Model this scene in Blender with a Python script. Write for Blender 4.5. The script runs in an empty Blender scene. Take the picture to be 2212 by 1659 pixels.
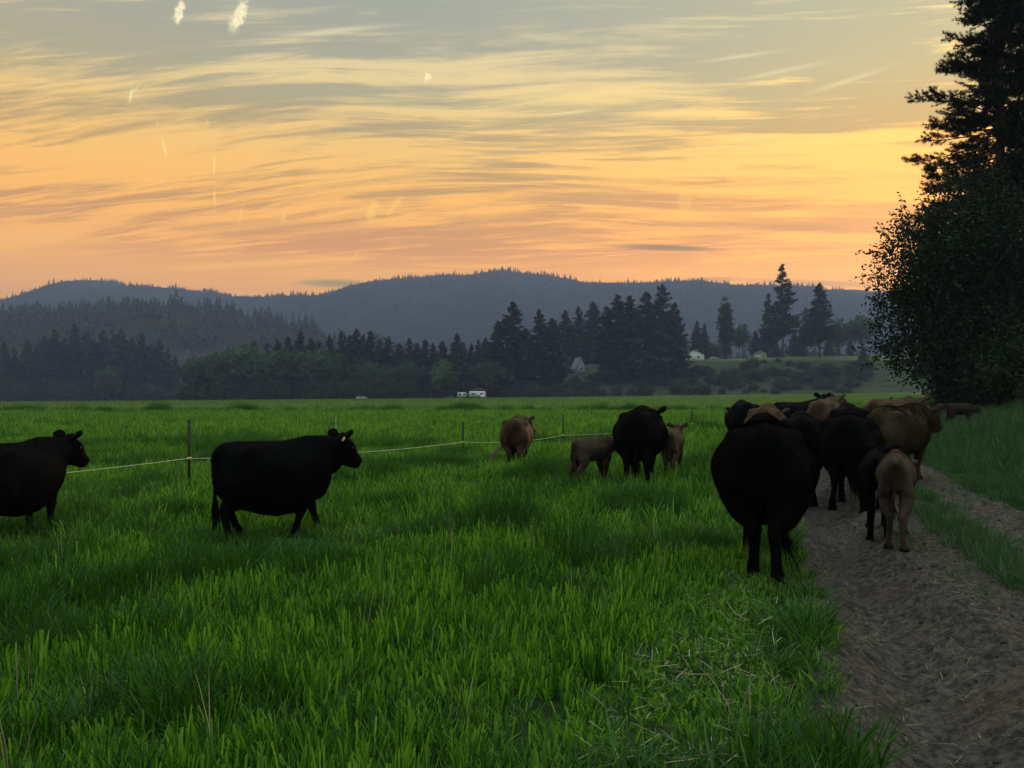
import bpy, math, random
import numpy as np
from mathutils import Vector, Matrix

R = math.radians
sc = bpy.context.scene
col = sc.collection

# ------------------------------------------------------------------ camera
CAM_H, FPX, HY = 1.65, 770.0, 395.0          # eye height, focal length in px of a 1024 px frame, horizon row
cam_d = bpy.data.cameras.new('camera')
cam_d.sensor_width = 36.0
cam_d.lens = FPX / 1024 * 36.0
cam_d.clip_start, cam_d.clip_end = 0.1, 30000
cam = bpy.data.objects.new('camera', cam_d)
col.objects.link(cam)
cam.location = (0, 0, CAM_H)
cam.rotation_euler = (R(90) + math.atan((HY - 384) / FPX), 0, 0)
sc.camera = cam

# ------------------------------------------------------------------ render settings
sc.view_settings.view_transform = 'Standard'
sc.view_settings.look = 'None'
sc.view_settings.exposure = 0.40
sc.view_settings.gamma = 1.0
sc.render.engine = 'CYCLES'
sc.cycles.use_denoising = True
sc.cycles.max_bounces = 6
sc.cycles.diffuse_bounces = 3
sc.cycles.glossy_bounces = 2
sc.cycles.transmission_bounces = 3
sc.cycles.transparent_max_bounces = 4
sc.cycles.volume_bounces = 0

SUN_AZ, SUN_EL = 37.0, 7.0                   # degrees; azimuth from +Y towards +X


def lin(r, g, b):
    f = lambda c: (c / 255 / 12.92) if c / 255 <= .04045 else ((c / 255 + .055) / 1.055) ** 2.4
    return (f(r), f(g), f(b), 1.0)


class Nodes:
    """short-hand for building node trees"""
    def __init__(self, tree):
        self.t = tree
        tree.nodes.clear()

    def n(self, typ, **kw):
        nd = self.t.nodes.new(typ)
        for k, v in kw.items():
            setattr(nd, k, v)
        return nd

    def put(self, sock, v):
        if v is None:
            return
        if isinstance(v, bpy.types.NodeSocket):
            self.t.links.new(v, sock)
        else:
            sock.default_value = v

    def m(self, op, a, b=None, c=None, clamp=False):
        nd = self.n('ShaderNodeMath', operation=op, use_clamp=clamp)
        for i, v in enumerate((a, b, c)):
            self.put(nd.inputs[i], v)
        return nd.outputs[0]

    def smooth(self, v, lo, hi, a=0.0, b=1.0):
        nd = self.n('ShaderNodeMapRange', interpolation_type='SMOOTHSTEP')
        for i, x in enumerate((v, lo, hi, a, b)):
            self.put(nd.inputs[i], x)
        return nd.outputs[0]

    def lin(self, v, lo, hi, a=0.0, b=1.0):
        nd = self.n('ShaderNodeMapRange')
        for i, x in enumerate((v, lo, hi, a, b)):
            self.put(nd.inputs[i], x)
        return nd.outputs[0]

    def mix(self, f, a, b, mode='MIX'):
        nd = self.n('ShaderNodeMix', data_type='RGBA', blend_type=mode)
        self.put(nd.inputs[0], f)
        self.put(nd.inputs[6], a)
        self.put(nd.inputs[7], b)
        return nd.outputs[2]

    def comb(self, x, y, z):
        nd = self.n('ShaderNodeCombineXYZ')
        for i, v in enumerate((x, y, z)):
            self.put(nd.inputs[i], v)
        return nd.outputs[0]

    def noise(self, vec, scale, detail=4, rough=.55, dist=0.0, out=0):
        nd = self.n('ShaderNodeTexNoise')
        self.put(nd.inputs['Vector'], vec)
        nd.inputs['Scale'].default_value = scale
        nd.inputs['Detail'].default_value = detail
        nd.inputs['Roughness'].default_value = rough
        nd.inputs['Distortion'].default_value = dist
        return nd.outputs[out]

    def ramp(self, fac, stops):
        nd = self.n('ShaderNodeValToRGB')
        self.put(nd.inputs[0], fac)
        el = nd.color_ramp.elements
        while len(el) < len(stops):
            el.new(.5)
        for e, (p, c) in zip(el, stops):
            e.position = p
            e.color = c if len(c) == 4 else (*c, 1)
        return nd.outputs[0]


# ------------------------------------------------------------------ world: low-sun sky behind a sheet of cirrus
ZENITH = 3.2
BACKDIM = 1.0


def build_world():
    w = bpy.data.worlds.new('World')
    sc.world = w
    w.use_nodes = True
    N = Nodes(w.node_tree)
    out = N.n('ShaderNodeOutputWorld')
    tc = N.n('ShaderNodeTexCoord')
    sep = N.n('ShaderNodeSeparateXYZ')
    N.put(sep.inputs[0], tc.outputs['Generated'])
    x, y, z = sep.outputs
    zc = N.m('MAXIMUM', z, 0.0)
    # cirrus live on a flat sheet overhead: project the view direction on it
    inv = N.m('DIVIDE', 1.0, N.m('ADD', zc, .10))
    px, py = N.m('MULTIPLY', x, inv), N.m('MULTIPLY', y, inv)
    big = N.noise(N.comb(N.m('MULTIPLY', px, .42), N.m('MULTIPLY', py, .6), 3.1), 1.0, 2, .5)
    warp = N.m('MULTIPLY', N.m('SUBTRACT', big, .5), .75)
    a = R(7)
    rx = N.m('ADD', N.m('MULTIPLY', px, math.cos(a)), N.m('MULTIPLY', py, -math.sin(a)))
    ry = N.m('ADD', N.m('ADD', N.m('MULTIPLY', px, math.sin(a)), N.m('MULTIPLY', py, math.cos(a))), warp)
    s1 = N.noise(N.comb(N.m('MULTIPLY', rx, .8), N.m('MULTIPLY', ry, 3.8), 1.7), 1.0, 6, .62, .25)
    s2 = N.noise(N.comb(N.m('MULTIPLY', rx, 1.9), N.m('MULTIPLY', ry, 15.0), 7.0), 1.0, 6, .68, .5)
    s3 = N.noise(N.comb(N.m('MULTIPLY', rx, .30), N.m('MULTIPLY', ry, 1.0), 12.0), 1.0, 3, .5, .2)
    s4 = N.noise(N.comb(N.m('MULTIPLY', rx, .9), N.m('MULTIPLY', ry, 1.3), 21.0), 1.0, 3, .5, .3)
    st = N.m('ADD', N.m('ADD', N.m('MULTIPLY', s1, .62), N.m('MULTIPLY', N.m('SUBTRACT', s2, .5), N.lin(s4, .35, .65, .30, .80))), N.m('MULTIPLY', s3, .18))
    mask = N.smooth(st, .34, .50)
    dark = N.ramp(zc, [(0, lin(240, 168, 110)), (.15, lin(246, 166, 84)), (.185, lin(212, 138, 70)), (.235, lin(196, 140, 84)), (.30, lin(176, 146, 108)),
                       (.36, lin(168, 158, 134)), (.45, lin(154, 157, 148)), (.6, lin(140, 154, 162)), (1, lin(135, 155, 175))])
    light = N.ramp(zc, [(0, lin(250, 180, 112)), (.15, lin(255, 178, 90)), (.20, lin(252, 176, 86)), (.25, lin(250, 182, 98)), (.30, lin(240, 190, 118)),
                        (.36, lin(226, 198, 142)), (.45, lin(212, 200, 162)), (.6, lin(190, 190, 170)), (1, lin(170, 180, 185))])
    c = N.mix(mask, dark, light)
    # the sky round the hidden sun
    gd = Vector((math.sin(R(37)) * math.cos(R(16)), math.cos(R(37)) * math.cos(R(16)), math.sin(R(16))))
    dp = N.n('ShaderNodeVectorMath', operation='DOT_PRODUCT')
    N.put(dp.inputs[0], tc.outputs['Generated'])
    dp.inputs[1].default_value = gd
    gl = N.m('POWER', N.lin(dp.outputs['Value'], .70, 1.0), 2.0)
    c = N.mix(gl, c, N.mix(1.0, c, (1.55, 1.40, 1.05, 1), 'MULTIPLY'))
    # single small clouds at fixed directions (u = x/y, v = z/y)
    ys = N.m('MAXIMUM', y, .05)
    u, v = N.m('DIVIDE', x, ys), N.m('DIVIDE', z, ys)
    rag = N.noise(N.comb(u, v, 0.0), 120.0, 5, .65, 0.0, 1)
    rs = N.n('ShaderNodeSeparateColor')
    N.put(rs.inputs[0], rag)
    u2 = N.m('ADD', u, N.m('MULTIPLY', N.m('SUBTRACT', rs.outputs[0], .5), .018))
    v2 = N.m('ADD', v, N.m('MULTIPLY', N.m('SUBTRACT', rs.outputs[1], .5), .018))
    ragm = N.smooth(rs.outputs[2], .25, .6, .45, 1.0)
    cream, gold = lin(250, 236, 200), lin(255, 205, 125)
    W = [(383, 20, 10, 26, 14, cream, 1), (512, 30, 13, 36, 22, cream, 1), (923, 165, 5, 12, 10, cream, .9),
         (278, 203, 3.2, 15, 12, cream, .8), (290, 188, 2.2, 12, 40, cream, .45), (352, 318, 2.4, 17, -13, cream, .7), (336, 266, 2, 10, -10, gold, .3),
         (460, 355, 2.2, 20, 0, cream, .6), (445, 262, 2.4, 8, -20, gold, .5), (461, 425, 2.4, 16, 0, gold, .8), (517, 468, 2.6, 24, 12, gold, .55),
         (612, 468, 4.5, 20, 14, gold, .55), (804, 452, 11, 26, 15, gold, .6), (852, 442, 8, 28, 38, gold, .6), (763, 556, 3, 14, 35, gold, .5),
         (2020, 189, 2.4, 26, 72, cream, .5), (1480, 440, 16, 40, 10, gold, .45), (1600, 118, 3.5, 75, 82, cream, .35), (1690, 150, 5, 90, 78, cream, .35), (1830, 172, 5, 80, 72, cream, .35), (720, 62, 6, 110, 84, cream, .4), (1230, 240, 3, 60, 84, cream, .4)]
    mauve, gmauve = lin(150, 108, 80), lin(165, 135, 115)
    W += [(1440, 534, 7, 110, 92, mauve, .95), (725, 612, 9, 78, 92, gmauve, .95), (1540, 603, 5, 55, 89, mauve, .5), (1760, 611, 7, 160, 92, mauve, .5),
          (1650, 488, 11, 230, 90, lin(200, 140, 85), .6), (620, 492, 10, 330, 91, lin(205, 140, 85), .5)]
    for (wx, wy, sa, sb, ang, colr, amt) in W:
        k = 1024 / 2212
        u0, v0 = (wx * k - 512) / FPX, (HY - wy * k) / FPX
        sa, sb = sa * k / FPX, sb * k / FPX
        ca, sn = math.cos(R(ang)), math.sin(R(ang))
        puffy = sa * FPX > 1.6 and sb < 5 * sa
        du, dv = N.m('SUBTRACT', u2 if puffy else u, u0), N.m('SUBTRACT', v2 if puffy else v, v0)
        al = N.m('ADD', N.m('MULTIPLY', du, sn), N.m('MULTIPLY', dv, ca))
        ac = N.m('SUBTRACT', N.m('MULTIPLY', du, ca), N.m('MULTIPLY', dv, sn))
        q = N.m('ADD', N.m('POWER', N.m('ABSOLUTE', N.m('DIVIDE', ac, sa)), 2.0), N.m('POWER', N.m('ABSOLUTE', N.m('DIVIDE', al, sb)), 2.0))
        if colr in (mauve, gmauve):
            q = N.m('MULTIPLY', q, q)
        g = N.m('POWER', 2.718, N.m('MULTIPLY', q, -1.0))
        if puffy:
            g = N.m('MULTIPLY', N.smooth(g, .15, .7), ragm)
        g = N.m('MULTIPLY', g, amt)
        g = N.m('MULTIPLY', g, N.m('GREATER_THAN', y, .1))
        c = N.mix(g, c, colr)
    # gain added overhead to light the ground; away from the sun the horizon is dull
    gain = N.smooth(z, .50, .85, 1.0, ZENITH)
    back = N.smooth(y, -.35, .35, BACKDIM, 1.0)
    backc = N.mix(N.smooth(y, -.4, .25), lin(140, 150, 170), c)
    low = N.smooth(z, .14, .42)
    warm = N.mix(low, (1.14, 1.08, .0, 1), (.97, .96, .82, 1))
    c = N.mix(1.0, backc, N.mix(1.0, warm, N.comb(gain, gain, gain), 'MULTIPLY'), 'MULTIPLY')
    c = N.mix(1.0, c, N.comb(back, back, back), 'MULTIPLY')
    below = N.smooth(z, -.03, 0.0)
    c = N.mix(below, (.02, .03, .015, 1), c)
    bg = N.n('ShaderNodeBackground')
    N.put(bg.inputs[0], c)
    # the clear sky above the cirrus
    sky = N.n('ShaderNodeTexSky', sky_type='NISHITA')
    sky.sun_disc = False
    sky.sun_elevation = R(SUN_EL)
    sky.sun_rotation = R(SUN_AZ)
    bg2 = N.n('ShaderNodeBackground')
    N.put(bg2.inputs[0], sky.outputs[0])
    bg2.inputs[1].default_value = .008
    add = N.n('ShaderNodeAddShader')
    w.node_tree.links.new(bg.outputs[0], add.inputs[0])
    w.node_tree.links.new(bg2.outputs[0], add.inputs[1])
    w.node_tree.links.new(add.outputs[0], out.inputs[0])


build_world()

sun_d = bpy.data.lights.new('sun', 'SUN')
sun_d.energy = 3.0
sun_d.angle = R(4)
sun_d.color = (1.0, .72, .40)
sun = bpy.data.objects.new('sun', sun_d)
col.objects.link(sun)
sdir = Vector((math.sin(R(SUN_AZ)) * math.cos(R(SUN_EL)), math.cos(R(SUN_AZ)) * math.cos(R(SUN_EL)), math.sin(R(SUN_EL))))
sun.rotation_euler = sdir.to_track_quat('Z', 'Y').to_euler()
sun.location = (30, 30, 40)

# ------------------------------------------------------------------ helpers


def tag(o, label=None, cat=None, group=None, kind=None):
    for k, v in (('label', label), ('category', cat), ('group', group), ('kind', kind)):
        if v:
            o[k] = v
    return o


def np_mesh(name, V, faces):
    """mesh from a vertex array and a list of (n,k) face index arrays"""
    V = np.asarray(V, dtype=np.float32)
    faces = [np.asarray(f, dtype=np.int32) for f in (faces if isinstance(faces, list) else [faces]) if len(f)]
    me = bpy.data.meshes.new(name)
    me.vertices.add(len(V))
    me.vertices.foreach_set('co', V.ravel())
    loops = np.concatenate([f.ravel() for f in faces])
    sizes = np.concatenate([np.full(len(f), f.shape[1], dtype=np.int32) for f in faces])
    me.loops.add(len(loops))
    me.loops.foreach_set('vertex_index', loops)
    me.polygons.add(len(sizes))
    starts = np.zeros(len(sizes), dtype=np.int32)
    starts[1:] = np.cumsum(sizes)[:-1]
    me.polygons.foreach_set('loop_start', starts)
    me.update(calc_edges=True)
    me.validate()
    return me


def smooth_shade(me):
    me.polygons.foreach_set('use_smooth', np.ones(len(me.polygons), dtype=bool))


def obj(name, me, mat=None, parent=None, loc=None, rotz=None):
    o = bpy.data.objects.new(name, me)
    if mat is not None and me is not None:
        me.materials.append(mat)
    col.objects.link(o)
    if parent is not None:
        o.parent = parent
    if loc is not None:
        o.location = loc
    if rotz is not None:
        o.rotation_euler = (0, 0, rotz)
    return o


def empty(name, loc, rotz=0, scale=None):
    o = bpy.data.objects.new(name, None)
    o.empty_display_size = .2
    col.objects.link(o)
    o.location = loc
    o.rotation_euler = (0, 0, rotz)
    if scale is not None:
        o.scale = scale
    return o


def copy_tree(root, loc, rotz, scale):
    r = root.copy()
    col.objects.link(r)
    r.location, r.rotation_euler, r.scale = loc, (0, 0, rotz), scale
    for ch in list(root.children):
        c = ch.copy()
        col.objects.link(c)
        c.parent = r
        for g in list(ch.children):
            d = g.copy()
            col.objects.link(d)
            d.parent = c
    return r


class MB:
    """collects solids into one mesh"""
    def __init__(self):
        self.V, self.F, self.n = [], {3: [], 4: []}, 0

    def add(self, V, F):
        V = np.asarray(V, dtype=float)
        F = np.asarray(F, dtype=int)
        if len(F):
            self.F[F.shape[1]].append(F + self.n)
        self.V.append(V)
        self.n += len(V)

    def box(self, a, b):
        x0, y0, z0 = a
        x1, y1, z1 = b
        V = [(x0, y0, z0), (x1, y0, z0), (x1, y1, z0), (x0, y1, z0), (x0, y0, z1), (x1, y0, z1), (x1, y1, z1), (x0, y1, z1)]
        self.add(V, [(0, 3, 2, 1), (4, 5, 6, 7), (0, 1, 5, 4), (1, 2, 6, 5), (2, 3, 7, 6), (3, 0, 4, 7)])

    def prism(self, poly, d0, d1, axis='y'):
        n = len(poly)
        V = [(p[0], d, p[1]) if axis == 'y' else (d, p[0], p[1]) for d in (d0, d1) for p in poly]
        q = [(i, (i + 1) % n, n + (i + 1) % n, n + i) for i in range(n)]
        c0 = np.mean(V[:n], axis=0)
        c1 = np.mean(V[n:], axis=0)
        base = self.n
        self.add(V, q)
        k = self.n
        self.V.append(np.array([c0, c1]))
        self.n += 2
        t = [(base + (i + 1) % n, base + i, k) for i in range(n)] + [(base + n + i, base + n + (i + 1) % n, k + 1) for i in range(n)]
        self.F[3].append(np.array(t))

    def tube(self, pts, ra, rb=None, n=10, side=(0, 1, 0), cap=True):
        pts = np.asarray(pts, dtype=float)
        m = len(pts)
        ra = np.broadcast_to(np.asarray(ra, dtype=float), (m,))
        rb = ra if rb is None else np.broadcast_to(np.asarray(rb, dtype=float), (m,))
        T = np.gradient(pts, axis=0)
        T /= np.linalg.norm(T, axis=1)[:, None] + 1e-9
        side = np.asarray(side, dtype=float)
        S = side[None] - (T @ side)[:, None] * T
        bad = np.linalg.norm(S, axis=1) < .05
        if bad.any():
            alt = np.array([1.0, .2, .1])
            S[bad] = alt[None] - (T[bad] @ alt)[:, None] * T[bad]
        S /= np.linalg.norm(S, axis=1)[:, None] + 1e-9
        U = np.cross(T, S)
        th = np.linspace(0, 2 * math.pi, n, endpoint=False)
        V = pts[:, None] + S[:, None] * (ra[:, None] * np.cos(th))[..., None] + U[:, None] * (rb[:, None] * np.sin(th))[..., None]
        V = V.reshape(-1, 3)
        i = np.arange(m - 1)[:, None] * n
        j = np.arange(n)[None]
        q = np.stack([i + j, i + (j + 1) % n, i + n + (j + 1) % n, i + n + j], -1).reshape(-1, 4)
        base = self.n
        self.add(V, q)
        if cap:
            k = self.n
            self.V.append(np.array([pts[0], pts[-1]]))
            self.n += 2
            jj = np.arange(n)
            t0 = np.stack([base + (jj + 1) % n, base + jj, np.full(n, k)], -1)
            e = base + (m - 1) * n
            t1 = np.stack([e + jj, e + (jj + 1) % n, np.full(n, k + 1)], -1)
            self.F[3] += [t0, t1]

    def ball(self, c, r, n=10):
        c = np.asarray(c, float)
        r = np.broadcast_to(np.asarray(r, float), (3,))
        ph = np.linspace(-math.pi / 2 + .15, math.pi / 2 - .15, n)
        th = np.linspace(0, 2 * math.pi, 2 * n, endpoint=False)
        V = np.stack([np.cos(ph)[:, None] * np.cos(th), np.cos(ph)[:, None] * np.sin(th), np.sin(ph)[:, None] * np.ones_like(th)], -1) * r + c
        k = 2 * n
        i = np.arange(n - 1)[:, None] * k
        j = np.arange(k)[None]
        q = np.stack([i + j, i + (j + 1) % k, i + k + (j + 1) % k, i + k + j], -1).reshape(-1, 4)
        base = self.n
        self.add(V.reshape(-1, 3), q)
        p = self.n
        self.V.append(np.array([c - [0, 0, r[2]], c + [0, 0, r[2]]]))
        self.n += 2
        jj = np.arange(k)
        self.F[3].append(np.stack([base + (jj + 1) % k, base + jj, np.full(k, p)], -1))
        e = base + (n - 1) * k
        self.F[3].append(np.stack([e + jj, e + (jj + 1) % k, np.full(k, p + 1)], -1))

    def mesh(self, name, smooth=False):
        F = [np.concatenate(v) for v in self.F.values() if v]
        me = np_mesh(name, np.concatenate(self.V), F)
        if smooth:
            smooth_shade(me)
        return me


def sm(a, b, x):
    t = np.clip((np.asarray(x, float) - a) / (b - a), 0, 1)
    return t * t * (3 - 2 * t)


_lat = np.random.RandomState(5).rand(256, 256)


def vnoise(x, y):
    """smooth value noise, about -1..1"""
    x, y = np.asarray(x, float), np.asarray(y, float)
    xi, yi = np.floor(x).astype(int), np.floor(y).astype(int)
    fx, fy = x - xi, y - yi
    fx, fy = fx * fx * (3 - 2 * fx), fy * fy * (3 - 2 * fy)
    g = lambda i, j: _lat[(xi + i) & 255, (yi + j) & 255]
    return ((g(0, 0) * (1 - fx) + g(1, 0) * fx) * (1 - fy) + (g(0, 1) * (1 - fx) + g(1, 1) * fx) * fy) * 2 - 1


def fbm(x, y, o=4):
    s, a = 0, 1
    for i in range(o):
        s = s + a * vnoise(x * 2 ** i + 17.3 * i, y * 2 ** i + 9.1 * i)
        a *= .5
    return s


# ------------------------------------------------------------------ terrain
def off_track(x, y):
    return x - (.41 + .32 * y) + .05 * vnoise(y * .35, 3.0)


def track_mask(x, y):
    o = off_track(x, y)
    return sm(-.35, -.1, o) * (1 - sm(3.25, 3.55, o)) * (1 - sm(30, 40, y))


def base_ground(x, y):
    x, y = np.asarray(x, float), np.asarray(y, float)
    o = off_track(x, y)
    bank = 1.0 * sm(3.5, 13, o) * (1 - sm(48, 95, y))
    bank = bank + .35 * sm(13, 30, o) * (1 - sm(48, 95, y))
    bank = bank - .15 * sm(1.5, 7.5, -o) * (1 - sm(14, 45, y))
    und = .05 * vnoise(x * .22, y * .22) + .025 * vnoise(x * .7, y * .7)
    tilt = (.5 + .0118 * np.clip(x, -260, 400)) * sm(60, 250, y)
    bluff = (19.0 + 1.5 * vnoise(x * .02, y * .02)) * sm(-45, 70, x) * sm(318 + 6 * vnoise(x * .03, 1), 402, y)
    far = 10 * sm(420, 700, y) * (1 - sm(-45, 70, x))
    return bank + und * (1 - sm(100, 200, y)) + tilt + bluff + far


def ground(x, y):
    return base_ground(x, y) - .30 * track_mask(x, y)


def track_surf(x, y, fine=True):
    o = off_track(x, y)
    z = base_ground(x, y)
    p = -.17 * np.exp(-((o - .50) / .27) ** 2) + .09 * np.exp(-((o - 1.15) / .24) ** 2) + .03 * np.exp(-((o - .02) / .12) ** 2) - .06 * np.exp(-((o - 2.75) / .32) ** 2) + .02
    z = z + p * (1 - sm(30, 40, y))
    if fine:
        dirt = 1 - .5 * sm(1.5, 1.8, o) * (1 - sm(2.2, 2.5, o))
        z = z + dirt * ((.014 * vnoise(x * 5, y * 2.6) + .014 * vnoise(o * 8, y * .5)) + .012 * vnoise(x * 11 + 40, y * 9) + .010 * vnoise(x * 24, y * 22) + .006 * vnoise(x * 47, y * 45))
        lug = np.sin((y * 1.0 + x * .55 + .12 * vnoise(x * 2, y * 2)) * 2 * math.pi / .19) * np.clip(.4 + vnoise(x * 1.3 + 5, y * .8), 0, 1)
        z = z + .036 * lug * np.exp(-((o - .98) / .20) ** 2) + .012 * lug * np.exp(-((o - .45) / .25) ** 2)
        hoof = vnoise(x * 6.5 + 70, y * 6.5)
        z = z - .022 * sm(.5, .75, hoof) * dirt
        ridge = np.exp(-((o - 1.25) / .35) ** 2)
        z = z + ridge * .03 * np.abs(vnoise(x * 9 + y * 3, y * 7 - x * 4))
    return z - .16 * (1 - sm(-.30, -.06, o)) - .16 * sm(3.3, 3.5, o)


def surf(x, y):
    m = track_mask(x, y)
    return np.where(m > .6, track_surf(x, y, False), ground(x, y))


def zs(x, y):
    return float(surf(np.array([x]), np.array([y]))[0])


def at(px, Y):
    """X of a picture column (1024 wide) at depth Y"""
    return (px - 512) / FPX * Y


def atz(py, Y):
    return CAM_H + (HY - py) / FPX * Y


# ------------------------------------------------------------------ materials
def mat(name):
    m = bpy.data.materials.new(name)
    m.use_nodes = True
    return m, Nodes(m.node_tree)


def finish(N, shader):
    o = N.n('ShaderNodeOutputMaterial')
    N.t.links.new(shader, o.inputs[0])


def principled(N, color, rough=.7, bump=None, bstr=.3, bdist=.02, spec=.3, **kw):
    b = N.n('ShaderNodeBsdfPrincipled')
    N.put(b.inputs['Base Color'], color)
    N.put(b.inputs['Roughness'], rough)
    b.inputs['Specular IOR Level'].default_value = spec
    for k, v in kw.items():
        N.put(b.inputs[k], v)
    if bump is not None:
        bp = N.n('ShaderNodeBump')
        bp.inputs['Strength'].default_value = bstr
        bp.inputs['Distance'].default_value = bdist
        N.put(bp.inputs['Height'], bump)
        N.t.links.new(bp.outputs[0], b.inputs['Normal'])
    return b.outputs[0]


def leafy(name, c1, c2, trans=.4, tintattr=True, gloss=.05, objrand=.35):
    """thin leaf or blade: diffuse + light passing through, tint from the mesh and from each object"""
    m, N = mat(name)
    f = None
    if tintattr:
        at_ = N.n('ShaderNodeAttribute', attribute_name='tint')
        f = at_.outputs['Fac']
    else:
        g = N.n('ShaderNodeNewGeometry')
        f = g.outputs['Random Per Island']
    oi = N.n('ShaderNodeObjectInfo')
    f = N.m('ADD', f, N.m('MULTIPLY', N.m('SUBTRACT', oi.outputs['Random'], .5), objrand), clamp=True)
    c = N.mix(f, c1, c2)
    d = N.n('ShaderNodeBsdfDiffuse')
    t = N.n('ShaderNodeBsdfTranslucent')
    N.put(d.inputs[0], c)
    tc = N.mix(1.0, c, (1.08, 1.12, .60, 1), 'MULTIPLY')
    N.put(t.inputs[0], tc)
    mx = N.n('ShaderNodeMixShader')
    mx.inputs[0].default_value = trans
    N.t.links.new(d.outputs[0], mx.inputs[1])
    N.t.links.new(t.outputs[0], mx.inputs[2])
    g = N.n('ShaderNodeBsdfGlossy')
    g.inputs['Roughness'].default_value = .45
    g.inputs[0].default_value = (.8, .9, .9, 1)
    m2 = N.n('ShaderNodeMixShader')
    m2.inputs[0].default_value = gloss
    N.t.links.new(mx.outputs[0], m2.inputs[1])
    N.t.links.new(g.outputs[0], m2.inputs[2])
    finish(N, m2.outputs[0])
    return m


def plain(name, c, rough=.7, var=.25, scale=8, spec=.3):
    m, N = mat(name)
    g = N.n('ShaderNodeTexCoord')
    n = N.noise(g.outputs['Object'], scale, 4)
    k = N.lin(n, .3, .7, 1 - var, 1 + var)
    cc = N.mix(1.0, (*c, 1), N.comb(k, k, k), 'MULTIPLY')
    finish(N, principled(N, cc, rough, n, .2, .01, spec))
    return m


def hide_mat(name, c1, c2, rough=.62, sheen=.25, sheencol=(.5, .4, .3, 1), spec=.075, tint=(1, 1, 1, 1)):
    m, N = mat(name)
    g = N.n('ShaderNodeTexCoord')
    n1 = N.noise(g.outputs['Object'], 3.0, 4, .6, .4)
    n2 = N.noise(g.outputs['Object'], 55.0, 3, .6)
    c = N.mix(N.smooth(n1, .38, .65), c1, c2)
    h = N.m('ADD', N.m('MULTIPLY', n1, .6), N.m('MULTIPLY', n2, .4))
    finish(N, principled(N, c, rough, h, .35, .015, spec, **{'Specular Tint': tint, 'Sheen Weight': sheen, 'Sheen Roughness': .5, 'Sheen Tint': sheencol}))
    return m


M = {}
M['grass'] = leafy('grass_blade', (.015, .078, .011, 1), (.19, .41, .034, 1), .5, True, .018, .65)
M['field'] = leafy('field_blade', (.05, .115, .028, 1), (.17, .30, .055, 1), .45, True, .04, .4)
M['tussock'] = leafy('tussock_blade', (.014, .06, .008, 1), (.06, .17, .016, 1), .4, True, .018, .4)
M['shaded_bankgrass'] = leafy('shaded_bank_blade', (.013, .058, .014, 1), (.055, .14, .03, 1), .4, True, .04, .4)  # greens darkened so the colour carries the tree shade on the bank
M['straw'] = leafy('straw_blade', (.16, .12, .06, 1), (.42, .36, .24, 1), .2, True, .10, .6)
M['conifer'] = leafy('conifer_needles', (.012, .026, .012, 1), (.035, .055, .022, 1), .15, True, .03, .5)
M['broadleaf'] = leafy('broad_leaves', (.024, .062, .017, 1), (.065, .12, .026, 1), .3, True, .03, .5)
M['darkleaf'] = leafy('dark_leaves', (.012, .034, .010, 1), (.034, .064, .015, 1), .25, True, .02, .5)
M['palegreen'] = leafy('pale_leaves', (.05, .10, .025, 1), (.10, .17, .04, 1), .35, True, .03, .3)
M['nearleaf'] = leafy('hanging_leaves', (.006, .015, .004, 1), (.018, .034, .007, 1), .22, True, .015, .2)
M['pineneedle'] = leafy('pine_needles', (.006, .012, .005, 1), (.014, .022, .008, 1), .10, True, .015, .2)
M['bark'] = plain('bark', (.06, .042, .03), .9, .5, 6)
M['black'] = hide_mat('black_hide', (.0030, .0031, .0036, 1), (.0046, .0044, .0046, 1), .66, .0, (.6, .55, .5, 1), .012, (.50, .66, 1.0, 1))
M['brown'] = hide_mat('brown_hide', (.030, .0155, .0085, 1), (.066, .034, .018, 1), .7, .15)
M['tan'] = hide_mat('tan_hide', (.036, .023, .014, 1), (.074, .049, .029, 1), .75, .15)
M['umber'] = hide_mat('dark_brown_hide', (.012, .008, .006, 1), (.026, .016, .011, 1), .8, .1)
M['dun'] = hide_mat('dun_hide', (.028, .019, .013, 1), (.066, .045, .032, 1), .75, .15)
M['hoof'] = plain('hoof_horn', (.02, .016, .013), .5, .3, 10)
M['clod'] = plain('clod_earth', (.05, .042, .035), .95, .5, 3, .1)
M['eye'] = plain('eye_ball', (.006, .005, .004), .08, .0, 1, .6)
M['eartag'] = plain('ear_tag_plastic', (.62, .42, .05), .45, .08, 30)
M['steel'] = plain('painted_steel', (.008, .02, .013), .55, .3, 12)
M['wood'] = plain('weathered_wood', (.05, .04, .032), .9, .4, 9)
M['rope'] = plain('polywire', (.55, .62, .42), .6, .1, 40)
M['insul'] = plain('insulator_plastic', (.62, .55, .12), .45, .1, 20)
M['whitewall'] = plain('white_siding', (.74, .78, .80), .7, .06, 3)
M['bluewall'] = plain('pale_blue_siding', (.34, .42, .46), .7, .08, 3)
M['roofbrown'] = plain('brown_shingle', (.14, .10, .085), .9, .25, 4)
M['roofgrey'] = plain('grey_shingle', (.10, .11, .12), .9, .25, 4)
M['glass'] = plain('window_glass', (.02, .025, .03), .1, .1, 2, .6)
M['rvwhite'] = plain('white_gelcoat', (.60, .62, .62), .35, .04, 2)
M['tyre'] = plain('tyre_rubber', (.015, .015, .015), .85, .2, 10)
M['carpaint'] = plain('silver_paint', (.55, .56, .57), .3, .03, 2, .6)
M['redroof'] = plain('red_sheet_roof', (.16, .04, .03), .6, .2, 3)


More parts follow.
